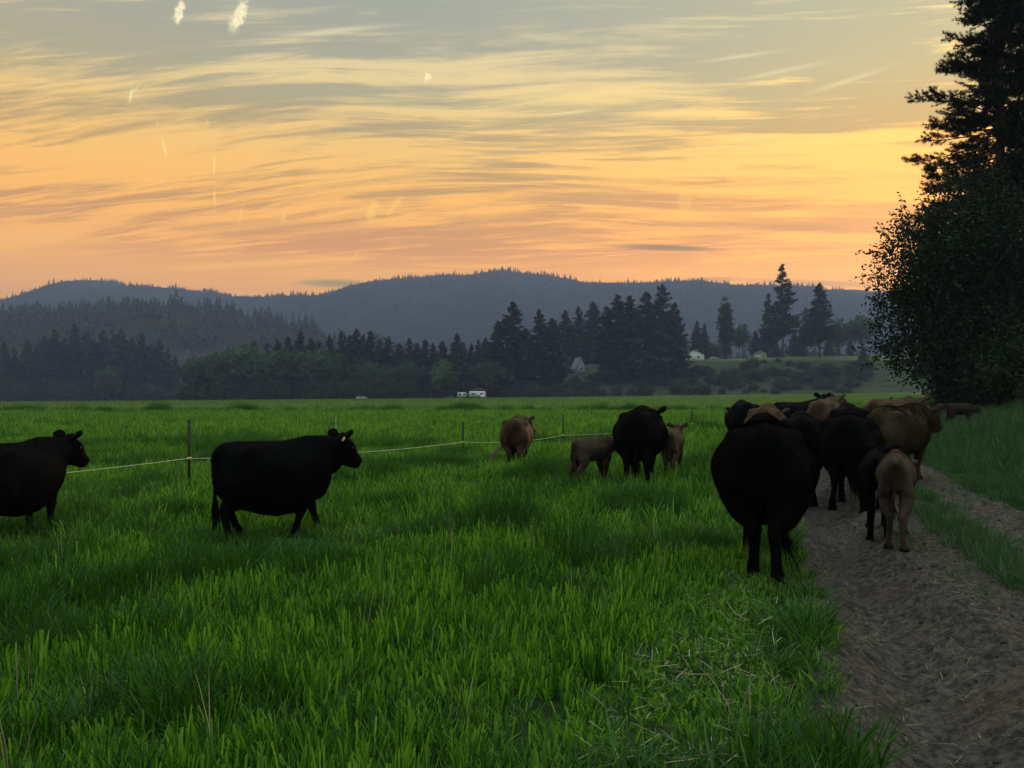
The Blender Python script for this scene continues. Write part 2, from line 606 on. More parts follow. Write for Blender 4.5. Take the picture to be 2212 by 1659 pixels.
def ground_material():
    m, N = mat('meadow_ground')
    g = N.n('ShaderNodeNewGeometry')
    P = g.outputs['Position']
    sep = N.n('ShaderNodeSeparateXYZ')
    N.put(sep.inputs[0], P)
    big = N.noise(P, .03, 4, .6)
    st = N.n('ShaderNodeVectorMath', operation='MULTIPLY')
    N.put(st.inputs[0], P)
    st.inputs[1].default_value = (.10, .35, 1)
    mid = N.noise(st.outputs[0], 1.0, 5, .65)
    fine = N.noise(P, 9.0, 4, .7)
    c = N.mix(N.smooth(mid, .35, .68), (.042, .105, .014, 1), (.085, .17, .026, 1))
    c = N.mix(N.m('MULTIPLY', N.smooth(big, .45, .7), .5), c, (.11, .17, .035, 1))
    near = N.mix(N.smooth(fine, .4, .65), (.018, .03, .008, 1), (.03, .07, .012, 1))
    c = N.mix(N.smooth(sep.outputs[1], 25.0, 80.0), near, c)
    # rough hillside pasture beyond the field
    hill = N.mix(N.smooth(mid, .38, .62), (.018, .030, .012, 1), (.042, .058, .022, 1))
    terr = N.mix(N.smooth(sep.outputs[2], 18.2, 19.6), hill, (.09, .13, .04, 1))
    c = N.mix(N.smooth(sep.outputs[1], 305.0, 325.0), c, terr)
    h = N.m('ADD', fine, N.m('MULTIPLY', mid, 2.0))
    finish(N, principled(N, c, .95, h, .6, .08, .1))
    return m


def dirt_material():
    m, N = mat('track_dirt')
    g = N.n('ShaderNodeNewGeometry')
    P = g.outputs['Position']
    n1 = N.noise(P, 1.1, 5, .6)
    n2 = N.noise(P, 16.0, 6, .72, 0.0)
    n3 = N.noise(P, 70.0, 4, .7)
    st = N.n('ShaderNodeVectorMath', operation='MULTIPLY')
    N.put(st.inputs[0], P)
    st.inputs[1].default_value = (26, 58, 20)
    fib = N.noise(st.outputs[0], 1.0, 3, .7, .8)
    c = N.mix(N.smooth(n2, .35, .7), (.026, .022, .018, 1), (.118, .100, .084, 1))
    c = N.mix(N.m('MULTIPLY', N.smooth(n1, .5, .75), .6), c, (.085, .060, .040, 1))
    c = N.mix(N.m('MULTIPLY', N.smooth(fib, .62, .74), .55), c, (.22, .19, .14, 1))
    c = N.mix(N.m('MULTIPLY', N.smooth(n3, .62, .7), .8), c, (.012, .009, .007, 1))
    h = N.m('ADD', N.m('ADD', n2, N.m('MULTIPLY', n3, .5)), N.m('MULTIPLY', fib, .5))
    finish(N, principled(N, c, .95, h, .8, .03, .15))
    return m


def hill_material(name, c1, c2, s):
    m, N = mat(name)
    g = N.n('ShaderNodeNewGeometry')
    n = N.noise(g.outputs['Position'], s, 5, .65)
    c = N.mix(N.smooth(n, .4, .62), c1, c2)
    finish(N, principled(N, c, 1.0, n, .4, 4, .0))
    return m


M['ground'] = ground_material()
M['dirt'] = dirt_material()
M['hill'] = hill_material('hill_forest_floor', (.016, .022, .013, 1), (.030, .036, .022, 1), .012)


def grid_mesh(name, X, Y, Z):
    r, c = X.shape
    V = np.stack([X, Y, Z], -1).reshape(-1, 3)
    i = np.arange(r - 1)[:, None] * c
    j = np.arange(c - 1)[None]
    q = np.stack([i + j, i + j + 1, i + c + j + 1, i + c + j], -1).reshape(-1, 4)
    me = np_mesh(name, V, q)
    smooth_shade(me)
    return me


# ------------------------------------------------------------------ ground sheet, track, hills
ys = np.concatenate([np.linspace(-60, 0, 14)[:-1], np.linspace(0, 50, 180)[:-1], np.geomspace(50, 700, 190)[:-1], np.geomspace(700, 2600, 30)])
us = np.linspace(-1, 1, 260)
us = np.sign(us) * np.abs(us) ** 1.5
GX = us[None] * (np.clip(ys, 0, None) * 1.15 + 45)[:, None]
GY = np.repeat(ys[:, None], len(us), 1)
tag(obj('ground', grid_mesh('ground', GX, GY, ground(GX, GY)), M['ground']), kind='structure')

ty = np.concatenate([np.arange(.5, 14, .03), np.arange(14, 41, .12)])
to = np.arange(-.42, 3.62, .03)
TY = np.repeat(ty[:, None], len(to), 1)
TX = .41 + .32 * TY + to[None]
tag(obj('dirt_track', grid_mesh('dirt_track', TX, TY, track_surf(TX, TY)), M['dirt']), kind='structure')

S22 = 1024 / 2212
RIDGE_BACK = [(-900, 700), (-300, 690), (0, 678), (60, 664), (130, 644), (190, 628), (215, 614), (240, 609), (262, 616), (285, 625), (320, 621), (360, 624),
              (400, 627), (440, 632), (470, 636), (500, 642), (516, 648), (530, 642), (560, 645), (620, 642), (700, 642), (740, 632), (770, 621), (800, 614),
              (830, 610), (900, 604), (960, 598), (1020, 598), (1050, 592), (1080, 590), (1120, 593), (1160, 597), (1200, 602), (1230, 608), (1260, 616),
              (1340, 618), (1400, 615), (1440, 613), (1490, 611), (1520, 617), (1560, 622), (1620, 622), (1700, 622), (1760, 630), (1820, 637), (1890, 640),
              (2000, 648), (2212, 655), (3200, 680)]
RIDGE_NEAR = [(-900, 640), (-300, 655), (0, 680), (60, 690), (130, 684), (200, 678), (260, 668), (330, 664), (380, 664), (430, 668), (480, 676), (530, 686),
              (580, 696), (640, 711), (700, 726), (760, 742), (840, 760), (950, 785), (1100, 815), (1400, 835), (3200, 850)]
RIDGE_FAR = [(-900, 690), (1300, 690), (1600, 640), (1700, 632), (1800, 625), (1850, 625), (1890, 629), (2000, 634), (2212, 640), (3200, 650)]


def hill_fn(prof, yr, y0, y1, amp):
    pu = np.array([(p[0] * S22 - 512) / FPX for p in prof])
    pv = np.array([(HY - p[1] * S22) / FPX for p in prof])

    def f(x, y):
        u = x / y
        ridge = CAM_H + np.interp(x / yr, pu, pv) * yr
        t = sm(y0, yr, y)
        fall = 1 - .75 * sm(yr, y1, y)
        body = 4 * t * (1 - t)
        gul = amp * body * fbm(x / (yr * .16), y / (yr * .22), 4)
        return np.where(y <= yr, -4 + (ridge + 4) * t, -4 + (ridge + 4) * fall) + gul
    return f


def make_hill(prof, yr, y0, y1, amp, nx, ny):
    f = hill_fn(prof, yr, y0, y1, amp)
    yy = np.concatenate([np.linspace(y0, yr, ny), np.linspace(yr, y1, ny // 3)[1:]])
    xx = np.linspace(-1.05, 1.15, nx) * yr
    X, Y = np.meshgrid(xx, yy)
    o = obj('hills', grid_mesh('hills', X, Y, f(X, Y)), M['hill'])
    tag(o, kind='structure')
    return f


f_near = make_hill(RIDGE_NEAR, 800, 520, 1080, 8, 320, 60)
f_back = make_hill(RIDGE_BACK, 2000, 1080, 2400, 30, 420, 80)
f_far = make_hill(RIDGE_FAR, 2430, 2300, 2560, 8, 260, 24)

# ------------------------------------------------------------------ scatter: one object of ground cover, instancing its own small meshes


def set_attr(me, name, typ, data):
    a = me.attributes.new(name, typ, 'POINT')
    key = 'vector' if typ == 'FLOAT_VECTOR' else 'value'
    a.data.foreach_set(key, np.asarray(data).ravel())


def scatter(name, pts, rot, scl, idx, protos, kind='stuff'):
    me = bpy.data.meshes.new(name)
    me.vertices.add(len(pts))
    me.vertices.foreach_set('co', np.asarray(pts, np.float32).ravel())
    set_attr(me, 'rot', 'FLOAT_VECTOR', np.asarray(rot, np.float32))
    set_attr(me, 'scl', 'FLOAT_VECTOR', np.asarray(scl, np.float32))
    set_attr(me, 'idx', 'INT', np.asarray(idx, np.int32))
    o = obj(name, me)
    ng = bpy.data.node_groups.new(name + '_spread', 'GeometryNodeTree')
    ng.interface.new_socket('Geometry', in_out='INPUT', socket_type='NodeSocketGeometry')
    ng.interface.new_socket('Geometry', in_out='OUTPUT', socket_type='NodeSocketGeometry')
    L, nn = ng.links.new, ng.nodes.new
    gi, go = nn('NodeGroupInput'), nn('NodeGroupOutput')
    iop = nn('GeometryNodeInstanceOnPoints')
    iop.inputs['Pick Instance'].default_value = True
    join = nn('GeometryNodeJoinGeometry')
    for p in reversed(protos):
        oi = nn('GeometryNodeObjectInfo')
        oi.inputs['Object'].default_value = p
        oi.inputs['As Instance'].default_value = False
        g2i = nn('GeometryNodeGeometryToInstance')
        L(oi.outputs['Geometry'], g2i.inputs[0])
        L(g2i.outputs[0], join.inputs[0])
    L(gi.outputs[0], iop.inputs['Points'])
    L(join.outputs[0], iop.inputs['Instance'])

    def na(nm, typ):
        a = nn('GeometryNodeInputNamedAttribute')
        a.data_type = typ
        a.inputs[0].default_value = nm
        return a.outputs[0]
    e2r = nn('FunctionNodeEulerToRotation')
    L(na('rot', 'FLOAT_VECTOR'), e2r.inputs[0])
    L(e2r.outputs[0], iop.inputs['Rotation'])
    L(na('scl', 'FLOAT_VECTOR'), iop.inputs['Scale'])
    L(na('idx', 'INT'), iop.inputs['Instance Index'])
    L(iop.outputs[0], go.inputs[0])
    md = o.modifiers.new('spread', 'NODES')
    md.node_group = ng
    tag(o, kind=kind)
    return o


def proto(name, me, m):
    me.materials.append(m)
    return bpy.data.objects.new(name, me)          # never linked to the scene: only a source of geometry


def blades_mesh(name, n, rad, hmin, hmax, wid, lean, seed, blunt=.35, curl=.35, tintpow=1.0, flat=False):
    """n grass blades: three-segment ribbons, some cropped square at the tip"""
    g = np.random.RandomState(seed)
    a = g.rand(n) * 2 * math.pi
    r = rad * np.sqrt(g.rand(n))
    base = np.stack([r * np.cos(a), r * np.sin(a), np.zeros(n)], -1)
    h = hmin + (hmax - hmin) * g.rand(n) ** 1.3
    la = a + g.randn(n) * .9
    ld = np.stack([np.cos(la), np.sin(la), np.zeros(n)], -1)
    fa = g.rand(n) * 2 * math.pi
    wd = np.stack([np.cos(fa), np.sin(fa), np.zeros(n)], -1)
    w = wid * (.6 + .8 * g.rand(n))
    lean_ = lean * g.rand(n) ** 1.2
    cr = curl * g.rand(n)
    bl = g.rand(n) < blunt
    rows = []
    for t in (0, .4, .75, 1.0):
        d = (lean_ * t + cr * t * t)
        zt = t * np.sqrt(np.clip(1 - (lean_ + cr * .8) ** 2 * .5, .15, 1))
        p = base + ld * (h * d)[:, None] + np.array([0, 0, 1.0]) * (h * zt)[:, None]
        wt = w * {0: .75, .4: 1.0, .75: .85, 1.0: 0}[t]
        if t == 1.0:
            wt = np.where(bl, w * .7, w * .05)
        rows.append(p - wd * (wt / 2)[:, None])
        rows.append(p + wd * (wt / 2)[:, None])
    V = np.stack(rows, 1).reshape(-1, 3)
    if flat:
        V[:, 2] *= .12
        V[:, 2] += .01
    k = np.arange(n)[:, None] * 8
    q = np.concatenate([np.stack([k[:, 0] + 2 * i, k[:, 0] + 2 * i + 1, k[:, 0] + 2 * i + 3, k[:, 0] + 2 * i + 2], -1) for i in range(3)])
    me = np_mesh(name, V, q)
    tint = np.repeat(np.clip(g.rand(n) ** tintpow, 0, 1), 8)
    set_attr(me, 'tint', 'FLOAT', tint.astype(np.float32))
    return me


RS = np.random.RandomState(11)


def wedge_points(y0, y1, dens, margin=1.5, slope=.72):
    """random points on the ground in the part of the field the camera can look over"""
    area = slope * (y1 ** 2 - y0 ** 2) + 2 * margin * (y1 - y0)
    n = int(area * dens)
    out_y = np.sqrt(RS.rand(n) * (y1 ** 2 - y0 ** 2) + y0 ** 2)
    out_x = (RS.rand(n) * 2 - 1) * (slope * out_y + margin)
    return out_x, out_y


def field_height(x, y):
    """how tall the sward stands: tussocks, grazed patches, trodden edge of the track"""
    h = 1.02 + .38 * vnoise(x * .55 + 9, y * .45) + .34 * vnoise(x * 1.9, y * 1.6 + 30) + .22 * vnoise(x * 4.3 + 7, y * 3.6)
    o = off_track(x, y)
    h = h * (1 - .38 * sm(-1.6, -.5, o) * (1 - sm(8, 14, y)))
    tram = np.exp(-((o + .85) / .45) ** 2) * (1 - sm(5.5, 7.5, y))
    # grazed and trodden where the two big cows stand
    for cx, cy in ((-3.0, 9.2), (-6.3, 9.2), (-2.4, 9.0)):
        h = h * (1 - .55 * np.exp(-((x - cx) / 1.1) ** 2 - ((y - cy) / .9) ** 2))
    return np.clip(h * (1 - .45 * tram), .3, 1.7)


def bank_side(x, y):
    return off_track(x, y) > 1.2


def rots(n, tilt=.12):
    return np.stack([RS.randn(n) * tilt, RS.randn(n) * tilt, RS.rand(n) * 6.283], -1)


def build_grass():
    fine = [proto('grass_tuft', blades_mesh('grass_tuft', 26, .085, .09, .165, .006, .42, 100 + i, .6, .40, 1.7), M['grass']) for i in range(6)]
    broad = [proto('broad_tuft', blades_mesh('broad_tuft', 12, .09, .12, .205, .0115, .16, 200 + i, .95, .08, .8), M['grass']) for i in range(4)]
    dark = [proto('tussock_tuft', blades_mesh('tussock_tuft', 46, .12, .12, .36, .007, .55, 300 + i, .1, .6), M['tussock']) for i in range(3)]
    midt = [proto('meadow_tuft', blades_mesh('meadow_tuft', 30, .16, .08, .25, .011, .45, 400 + i, .3, .5, 1.4), M['grass']) for i in range(4)]
    fart = [proto('far_tuft', blades_mesh('far_tuft', 60, .55, .14, .34, .03, .5, 500 + i, .2, .4), M['field']) for i in range(3)]
    bankp = [proto('bank_tuft', blades_mesh('bank_tuft', 30, .14, .15, .46, .009, .45, 600 + i, .1, .55), M['shaded_bankgrass']) for i in range(5)]

    stalk = [proto('seed_stalk', blades_mesh('seed_stalk', 3, .06, .30, .46, .0035, .3, 800 + i, 0, .3), M['straw']) for i in range(3)]
    P, S, I = [], [], []
    protos = fine + broad + dark + midt + fart + stalk

    def put(x, y, s, i):
        keep = (off_track(x, y) < -.02 + .10 * vnoise(x * 6, y * 6)) | (y > 41)
        keep &= ~(bank_side(x, y) & (y < 60))
        x, y, s, i = x[keep], y[keep], s[keep], i[keep]
        P.append(np.stack([x, y, surf(x, y) - .01], -1))
        hs = s * field_height(x, y) if len(x) else s
        S.append(np.stack([s, s, hs], -1))
        I.append(i)
    # foreground sward
    x, y = wedge_points(1.6, 9, 165)
    lush = vnoise(x * .8 + 3, y * .8)
    i = RS.randint(0, 6, len(x))
    pt = vnoise(x * 1.25 + 50, y * .95) + .6 * vnoise(x * 3.1, y * 2.4 + 9)
    dk = (pt < -.45) & (RS.rand(len(x)) < .55)
    i[dk] = 10 + RS.randint(0, 3, dk.sum())
    b = (RS.rand(len(x)) < .28 + .25 * np.clip(lush, -.5, 1)) & (off_track(x, y) < -.4)
    i[b] = 6 + RS.randint(0, 4, b.sum())
    i[RS.rand(len(x)) < .004] = 20
    put(x, y, .8 + .5 * RS.rand(len(x)), i)
    x, y = wedge_points(9, 27, 42)
    i = RS.randint(0, 6, len(x))
    k = RS.rand(len(x))
    i[k < .5] = 13 + RS.randint(0, 4, (k < .5).sum())
    i[k > .92] = 6 + RS.randint(0, 4, (k > .92).sum())
    pt = vnoise(x * .8 + 50, y * .5) + .6 * vnoise(x * 2.1, y * 1.4 + 9)
    dk = (pt < -.45) & (RS.rand(len(x)) < .5)
    i[dk] = 10 + RS.randint(0, 3, dk.sum())
    put(x, y, .85 + .5 * RS.rand(len(x)), i)
    x, y = wedge_points(27, 75, 9, 6)
    put(x, y, 1.2 + .8 * RS.rand(len(x)), 13 + RS.randint(0, 4, len(x)))
    x, y = wedge_points(70, 210, 1.1, 10)
    put(x, y, 1.0 + .8 * RS.rand(len(x)), 17 + RS.randint(0, 3, len(x)))
    # dark tussocks the cattle leave: clumps of several tufts
    def clump(cx, cy, rad, n, s):
        a, r = RS.rand(n) * 6.283, rad * np.sqrt(RS.rand(n))
        xx, yy = cx + r * np.cos(a), cy + r * np.sin(a) * .8
        put(xx, yy, s * (1.15 - .5 * r / rad), 10 + RS.randint(0, 3, n))
    for (px, Y, rad, n, s) in [(485, 9.6, .75, 150, 1.15), (640, 11.2, .8, 130, 1.1), (130, 6.6, .55, 110, 1.0), (20, 5.4, .5, 90, .95), (330, 7.2, .4, 50, .9),
                               (345, 5.5, .3, 30, .9), (560, 6.3, .35, 40, .8), (430, 19, 1.2, 130, 1.3), (545, 15.5, .9, 120, 1.3), (300, 17, 1.0, 90, 1.2),
                               (410, 25, 1.3, 90, 1.3), (250, 28, 1.6, 90, 1.3), (90, 25, 1.4, 90, 1.3), (615, 28, 1.5, 90, 1.4), (700, 33, 1.5, 90, 1.5),
                               (160, 11, .6, 60, 1.0), (385, 12, .6, 60, 1.1), (60, 18, .9, 70, 1.2), (665, 8.2, .4, 40, .9)]:
        clump(at(px, Y), Y, rad, n, s)
    for q in range(70):
        cy = 9 + 50 * RS.rand() ** 1.3
        clump((RS.rand() * 2 - 1) * (.7 * cy), cy, .25 + .6 * RS.rand(), RS.randint(12, 45), .8 + .5 * RS.rand())
    # the ragged weedy line across the field
    for q in range(150):
        cx = -60 + 112 * RS.rand()
        cy = 69 + .06 * cx + RS.randn() * .7
        clump(cx, cy, .5 + 1.3 * RS.rand() ** 2, RS.randint(14, 46), 1.5 + 1.5 * RS.rand() ** 2)
    for q in range(60):
        cy = 48 + 60 * RS.rand()
        clump((RS.rand() * 2 - 1) * .68 * cy, cy, .5 + .8 * RS.rand(), RS.randint(5, 14), .8 + .4 * RS.rand())
    P_, S_, I_ = np.concatenate(P), np.concatenate(S), np.concatenate(I)
    scatter('meadow_grass', P_, rots(len(P_)), S_, I_, protos)

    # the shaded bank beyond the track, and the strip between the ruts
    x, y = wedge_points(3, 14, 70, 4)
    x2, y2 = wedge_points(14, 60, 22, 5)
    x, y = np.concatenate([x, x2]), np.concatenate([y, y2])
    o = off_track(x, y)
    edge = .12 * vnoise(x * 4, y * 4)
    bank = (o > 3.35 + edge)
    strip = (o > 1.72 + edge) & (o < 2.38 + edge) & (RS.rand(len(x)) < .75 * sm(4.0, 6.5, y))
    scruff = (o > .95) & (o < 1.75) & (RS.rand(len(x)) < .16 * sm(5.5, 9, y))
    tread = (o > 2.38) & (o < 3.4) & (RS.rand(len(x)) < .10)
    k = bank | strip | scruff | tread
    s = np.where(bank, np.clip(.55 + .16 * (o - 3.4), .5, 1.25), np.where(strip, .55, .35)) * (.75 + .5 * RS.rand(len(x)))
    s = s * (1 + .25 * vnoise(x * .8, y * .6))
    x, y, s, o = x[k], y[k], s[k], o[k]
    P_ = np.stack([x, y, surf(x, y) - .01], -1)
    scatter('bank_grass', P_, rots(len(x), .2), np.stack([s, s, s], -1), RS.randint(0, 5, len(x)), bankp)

    # clods and dung kicked about the ruts
    cl = []
    for i in range(4):
        g = np.random.RandomState(900 + i)
        b = MB()
        b.ball((0, 0, .25), (1, .8, .55), 5)
        V = np.concatenate(b.V)
        V = V * (1 + .35 * (g.rand(len(V), 1) - .5))
        cm = np_mesh('clod', V, [np.concatenate(v) for v in b.F.values() if v])
        cl.append(proto('clod', cm, M['clod']))
    x, y = wedge_points(2.5, 16, 60, 4)
    o = off_track(x, y)
    k = (o > .0) & (o < 3.3) & (RS.rand(len(x)) < np.where((o > .8) & (o < 1.7), .9, .35))
    x, y = x[k], y[k]
    s = .005 + .020 * RS.rand(len(x)) ** 4
    scatter('dirt_clods', np.stack([x, y, track_surf(x, y)], -1), rots(len(x), .3), np.stack([s, s, s], -1), RS.randint(0, 4, len(x)), cl)

    # dry stems trodden into the track and its edge
    strawp = [proto('straw_wisp', blades_mesh('straw_wisp', 7, .10, .05, .22, .004, .8, 700 + i, .5, .4, 1.5, True), M['straw']) for i in range(4)]
    x, y = wedge_points(2.5, 15, 60, 4)
    o = off_track(x, y)
    keep = ((o > -.05) & (o < 3.4) & (RS.rand(len(x)) < .85)) | ((np.abs(o + .70 + .25 * vnoise(y * 1.5, 8)) < .45) & (RS.rand(len(x)) < .95 * (1 - sm(5.0, 8, y))))
    x, y = x[keep], y[keep]
    dz = np.where(off_track(x, y) < -.05, .05, .012)
    P_ = np.stack([x, y, np.where(track_mask(x, y) > .6, track_surf(x, y), ground(x, y)) + dz], -1)
    s = np.where(off_track(x, y) > -.05, .25 + .6 * RS.rand(len(x)) ** 2, .6 + .7 * RS.rand(len(x)))
    scatter('straw_litter', P_, rots(len(x), .1), np.stack([s, s, s], -1), RS.randint(0, 4, len(x)), strawp)


# ------------------------------------------------------------------ trees


def quads_from(centers, ax, bx, name):
    """one quad per centre, spanned by the half-axes ax, bx"""
    n = len(centers)
    V = np.stack([centers - ax, centers + bx, centers + ax, centers - bx], 1).reshape(-1, 3)
    return V, np.arange(4 * n).reshape(n, 4)


def leaf_mesh(name, C, size, g, asp=.6, tint=None, flat=0.0):
    n = len(C)
    a = g.randn(n, 3)
    a[:, 2] *= (1 - flat)
    a /= np.linalg.norm(a, axis=1)[:, None]
    b = np.cross(a, g.randn(n, 3))
    b /= np.linalg.norm(b, axis=1)[:, None] + 1e-6
    s = size * (.6 + .8 * g.rand(n))
    V, F = quads_from(C, a * (s / 2)[:, None], b * (s * asp / 2)[:, None], name)
    me = np_mesh(name, V, F)
    t = g.rand(n) if tint is None else np.clip(tint + .35 * (g.rand(n) - .5), 0, 1)
    set_attr(me, 'tint', 'FLOAT', np.repeat(t, 4).astype(np.float32))
    return me


def conifer_meshes(seed, slim=1.0, bare=.06, gap=0.0):
    """unit-height conifer: drooping boughs in uneven whorls; returns crown and trunk"""
    g = np.random.RandomState(seed)
    C, A, B, T = [], [], [], []
    tr = MB()
    lean = g.randn(2) * .008
    tr.tube([(0, 0, -.06), (0, 0, .02), (lean[0] * .5, lean[1] * .5, .5), (lean[0], lean[1], .985)], [.017, .013, .008, .001], n=7)
    nb = 190
    for k in range(nb):
        t = (k + g.rand()) / nb
        z = bare + (1 - bare) * t ** .92
        if g.rand() < gap:
            continue
        prof = (1 - z) ** .75 * .235 * slim * (1 - .35 * math.exp(-((z - bare) / .08) ** 2)) + .010
        r = prof * (.55 + .6 * g.rand())
        az = g.rand() * 6.283
        d = np.array([math.cos(az), math.sin(az), 0])
        droop = -.25 - .25 * (1 - z) + .35 * z
        m = max(4, int(5 + 26 * r / .2))
        s = np.sqrt(g.rand(m)) * r
        side = g.randn(m) * .20 * (r * .5 + .3 * s)
        p = d[None] * s[:, None] + np.array([-d[1], d[0], 0])[None] * side[:, None]
        zz = z + droop * s + .25 * s ** 2 / max(r, .01) + g.randn(m) * .006
        p[:, 2] = zz
        L = (.018 + .020 * g.rand(m)) * (.6 + .8 * (1 - z))
        a = d[None] + g.randn(m, 3) * .45
        a[:, 2] += droop * .8
        a /= np.linalg.norm(a, axis=1)[:, None]
        b = np.cross(a, g.randn(m, 3) * .5 + np.array([0, 0, 1.0]))
        b /= np.linalg.norm(b, axis=1)[:, None] + 1e-6
        C.append(p)
        A.append(a * L[:, None])
        B.append(b * (L * .5)[:, None])
        T.append(np.full(m, g.rand()))
        if gap:
            tr.tube([(0, 0, z), tuple(d * r * .8 + np.array([0, 0, z + droop * r * .8 + .2 * r]))], [.0022, .0008], n=4)
    C, A, B, T = map(np.concatenate, (C, A, B, T))
    V, F = quads_from(C, A, B, 'crown')
    me = np_mesh('conifer_crown', V, F)
    set_attr(me, 'tint', 'FLOAT', np.repeat(np.clip(T + .3 * (g.rand(len(T)) - .5), 0, 1), 4).astype(np.float32))
    return me, tr.mesh('conifer_trunk', True)


def clump_cloud(g, ells, nclump, per, sig, shell=.45):
    """leaf positions in clumps spread through ellipsoids, most of them near the outside"""
    out, tint = [], []
    vol = np.array([e[3] * e[4] * e[5] for e in ells])
    for e, w in zip(ells, vol / vol.sum()):
        n = max(3, int(nclump * w))
        d = g.randn(n, 3)
        d /= np.linalg.norm(d, axis=1)[:, None]
        r = g.rand(n) ** shell
        c = np.array(e[:3])[None] + d * r[:, None] * np.array(e[3:])[None]
        m = per
        p = c[:, None] + g.randn(n, m, 3) * sig
        out.append(p.reshape(-1, 3))
        tint.append(np.repeat(g.rand(n), m))
    return np.concatenate(out), np.concatenate(tint)


def broadleaf_meshes(seed, kind='round'):
    """unit-height broadleaf tree"""
    g = np.random.RandomState(seed)
    if kind == 'poplar':
        ells = [(0, 0, .52, .085, .085, .45), (.01, 0, .75, .06, .06, .24), (-.01, .01, .3, .085, .085, .25)]
        P, t = clump_cloud(g, ells, 260, 14, .014)
        s = .028
    elif kind == 'bush':
        ells = [(0, 0, .42, .62, .55, .5), (.5, .1, .30, .4, .4, .38), (-.5, 0, .32, .42, .4, .38), (.1, -.2, .6, .35, .35, .36)]
        P, t = clump_cloud(g, ells, 190, 14, .055)
        s = .085
    else:
        ells = [(0, 0, .60, .30, .30, .36)]
        for k in range(6):
            a = g.rand() * 6.283
            ells.append((.24 * math.cos(a), .24 * math.sin(a), .35 + .42 * g.rand(), .17, .17, .17))
        P, t = clump_cloud(g, ells, 300, 14, .025)
        s = .045
    P = P[P[:, 2] > .01]
    t = t[:len(P)]
    me = leaf_mesh('leaf_crown', P, s, g, .7, t)
    tr = MB()
    if kind == 'bush':
        for k in range(4):
            a = g.rand() * 6.283
            tr.tube([(0, 0, -.1), (.2 * math.cos(a), .2 * math.sin(a), .3), (.35 * math.cos(a), .35 * math.sin(a), .6)], [.03, .02, .008], n=5)
    else:
        tr.tube([(0, 0, -.06), (0, 0, .1), (.01, 0, .45), (0, 0, .8)], [.028, .022, .014, .004], n=8)
        for k in range(7):
            a, z = g.rand() * 6.283, .2 + .4 * g.rand()
            r = .05 if kind == 'poplar' else .22
            tr.tube([(0, 0, z), (r * .5 * math.cos(a), r * .5 * math.sin(a), z + .1), (r * math.cos(a), r * math.sin(a), z + .22)], [.009, .006, .002], n=5)
    return me, tr.mesh('leaf_trunk', True)


PROTO = {}


def tree(kind, variant, x, y, height, width, label, cat, group, name):
    """place a tree: the first of each variant is built, the rest are copies sharing its meshes"""
    key = (kind, variant)
    z = zs(x, y) - .15
    rot = random.random() * 6.283
    scl = (height * width, height * width, height)
    if key not in PROTO:
        r = empty(name, (x, y, z), rot, scl)
        if kind == 'conifer':
            cm, tm = conifer_meshes(variant * 7 + 3, [1, .82, 1.15, .95, .75, 1.05][variant], [.05, .10, .04, .16, .08, .22][variant])
            m = M['conifer']
        elif kind == 'pine':
            cm, tm = conifer_meshes(variant * 7 + 103, 1.1, .22, .28)
            m = M['conifer']
        elif kind == 'pale':
            cm, tm = broadleaf_meshes(variant + 40)
            m = M['palegreen']
        elif kind == 'bush':
            cm, tm = broadleaf_meshes(variant + 60, 'bush')
            m = M['darkleaf']
        elif kind == 'poplar':
            cm, tm = broadleaf_meshes(variant + 80, 'poplar')
            m = M['darkleaf']
        else:
            cm, tm = broadleaf_meshes(variant + 20)
            m = M['broadleaf']
        obj('crown' if kind != 'bush' else 'foliage', cm, m, r)
        obj('trunk' if kind != 'bush' else 'stem', tm, M['bark'], r)
        PROTO[key] = r
    else:
        r = copy_tree(PROTO[key], (x, y, z), rot, scl)
        r.name = name
    for k in ('group',):
        if k in r:
            del r[k]
    tag(r, label, cat, group)
    return r


def place(xp, yp, Y, kind, variant, label, cat, group, name, width=1.0):
    """tree whose tip stands at picture column xp, row yp (photo read at 2212 px wide) when Y metres off"""
    X = at(xp * S22, Y)
    top = atz(yp * S22, Y)
    return tree(kind, variant, X, Y, max(1.5, top - zs(X, Y) + .15), width, label, cat, group, name)


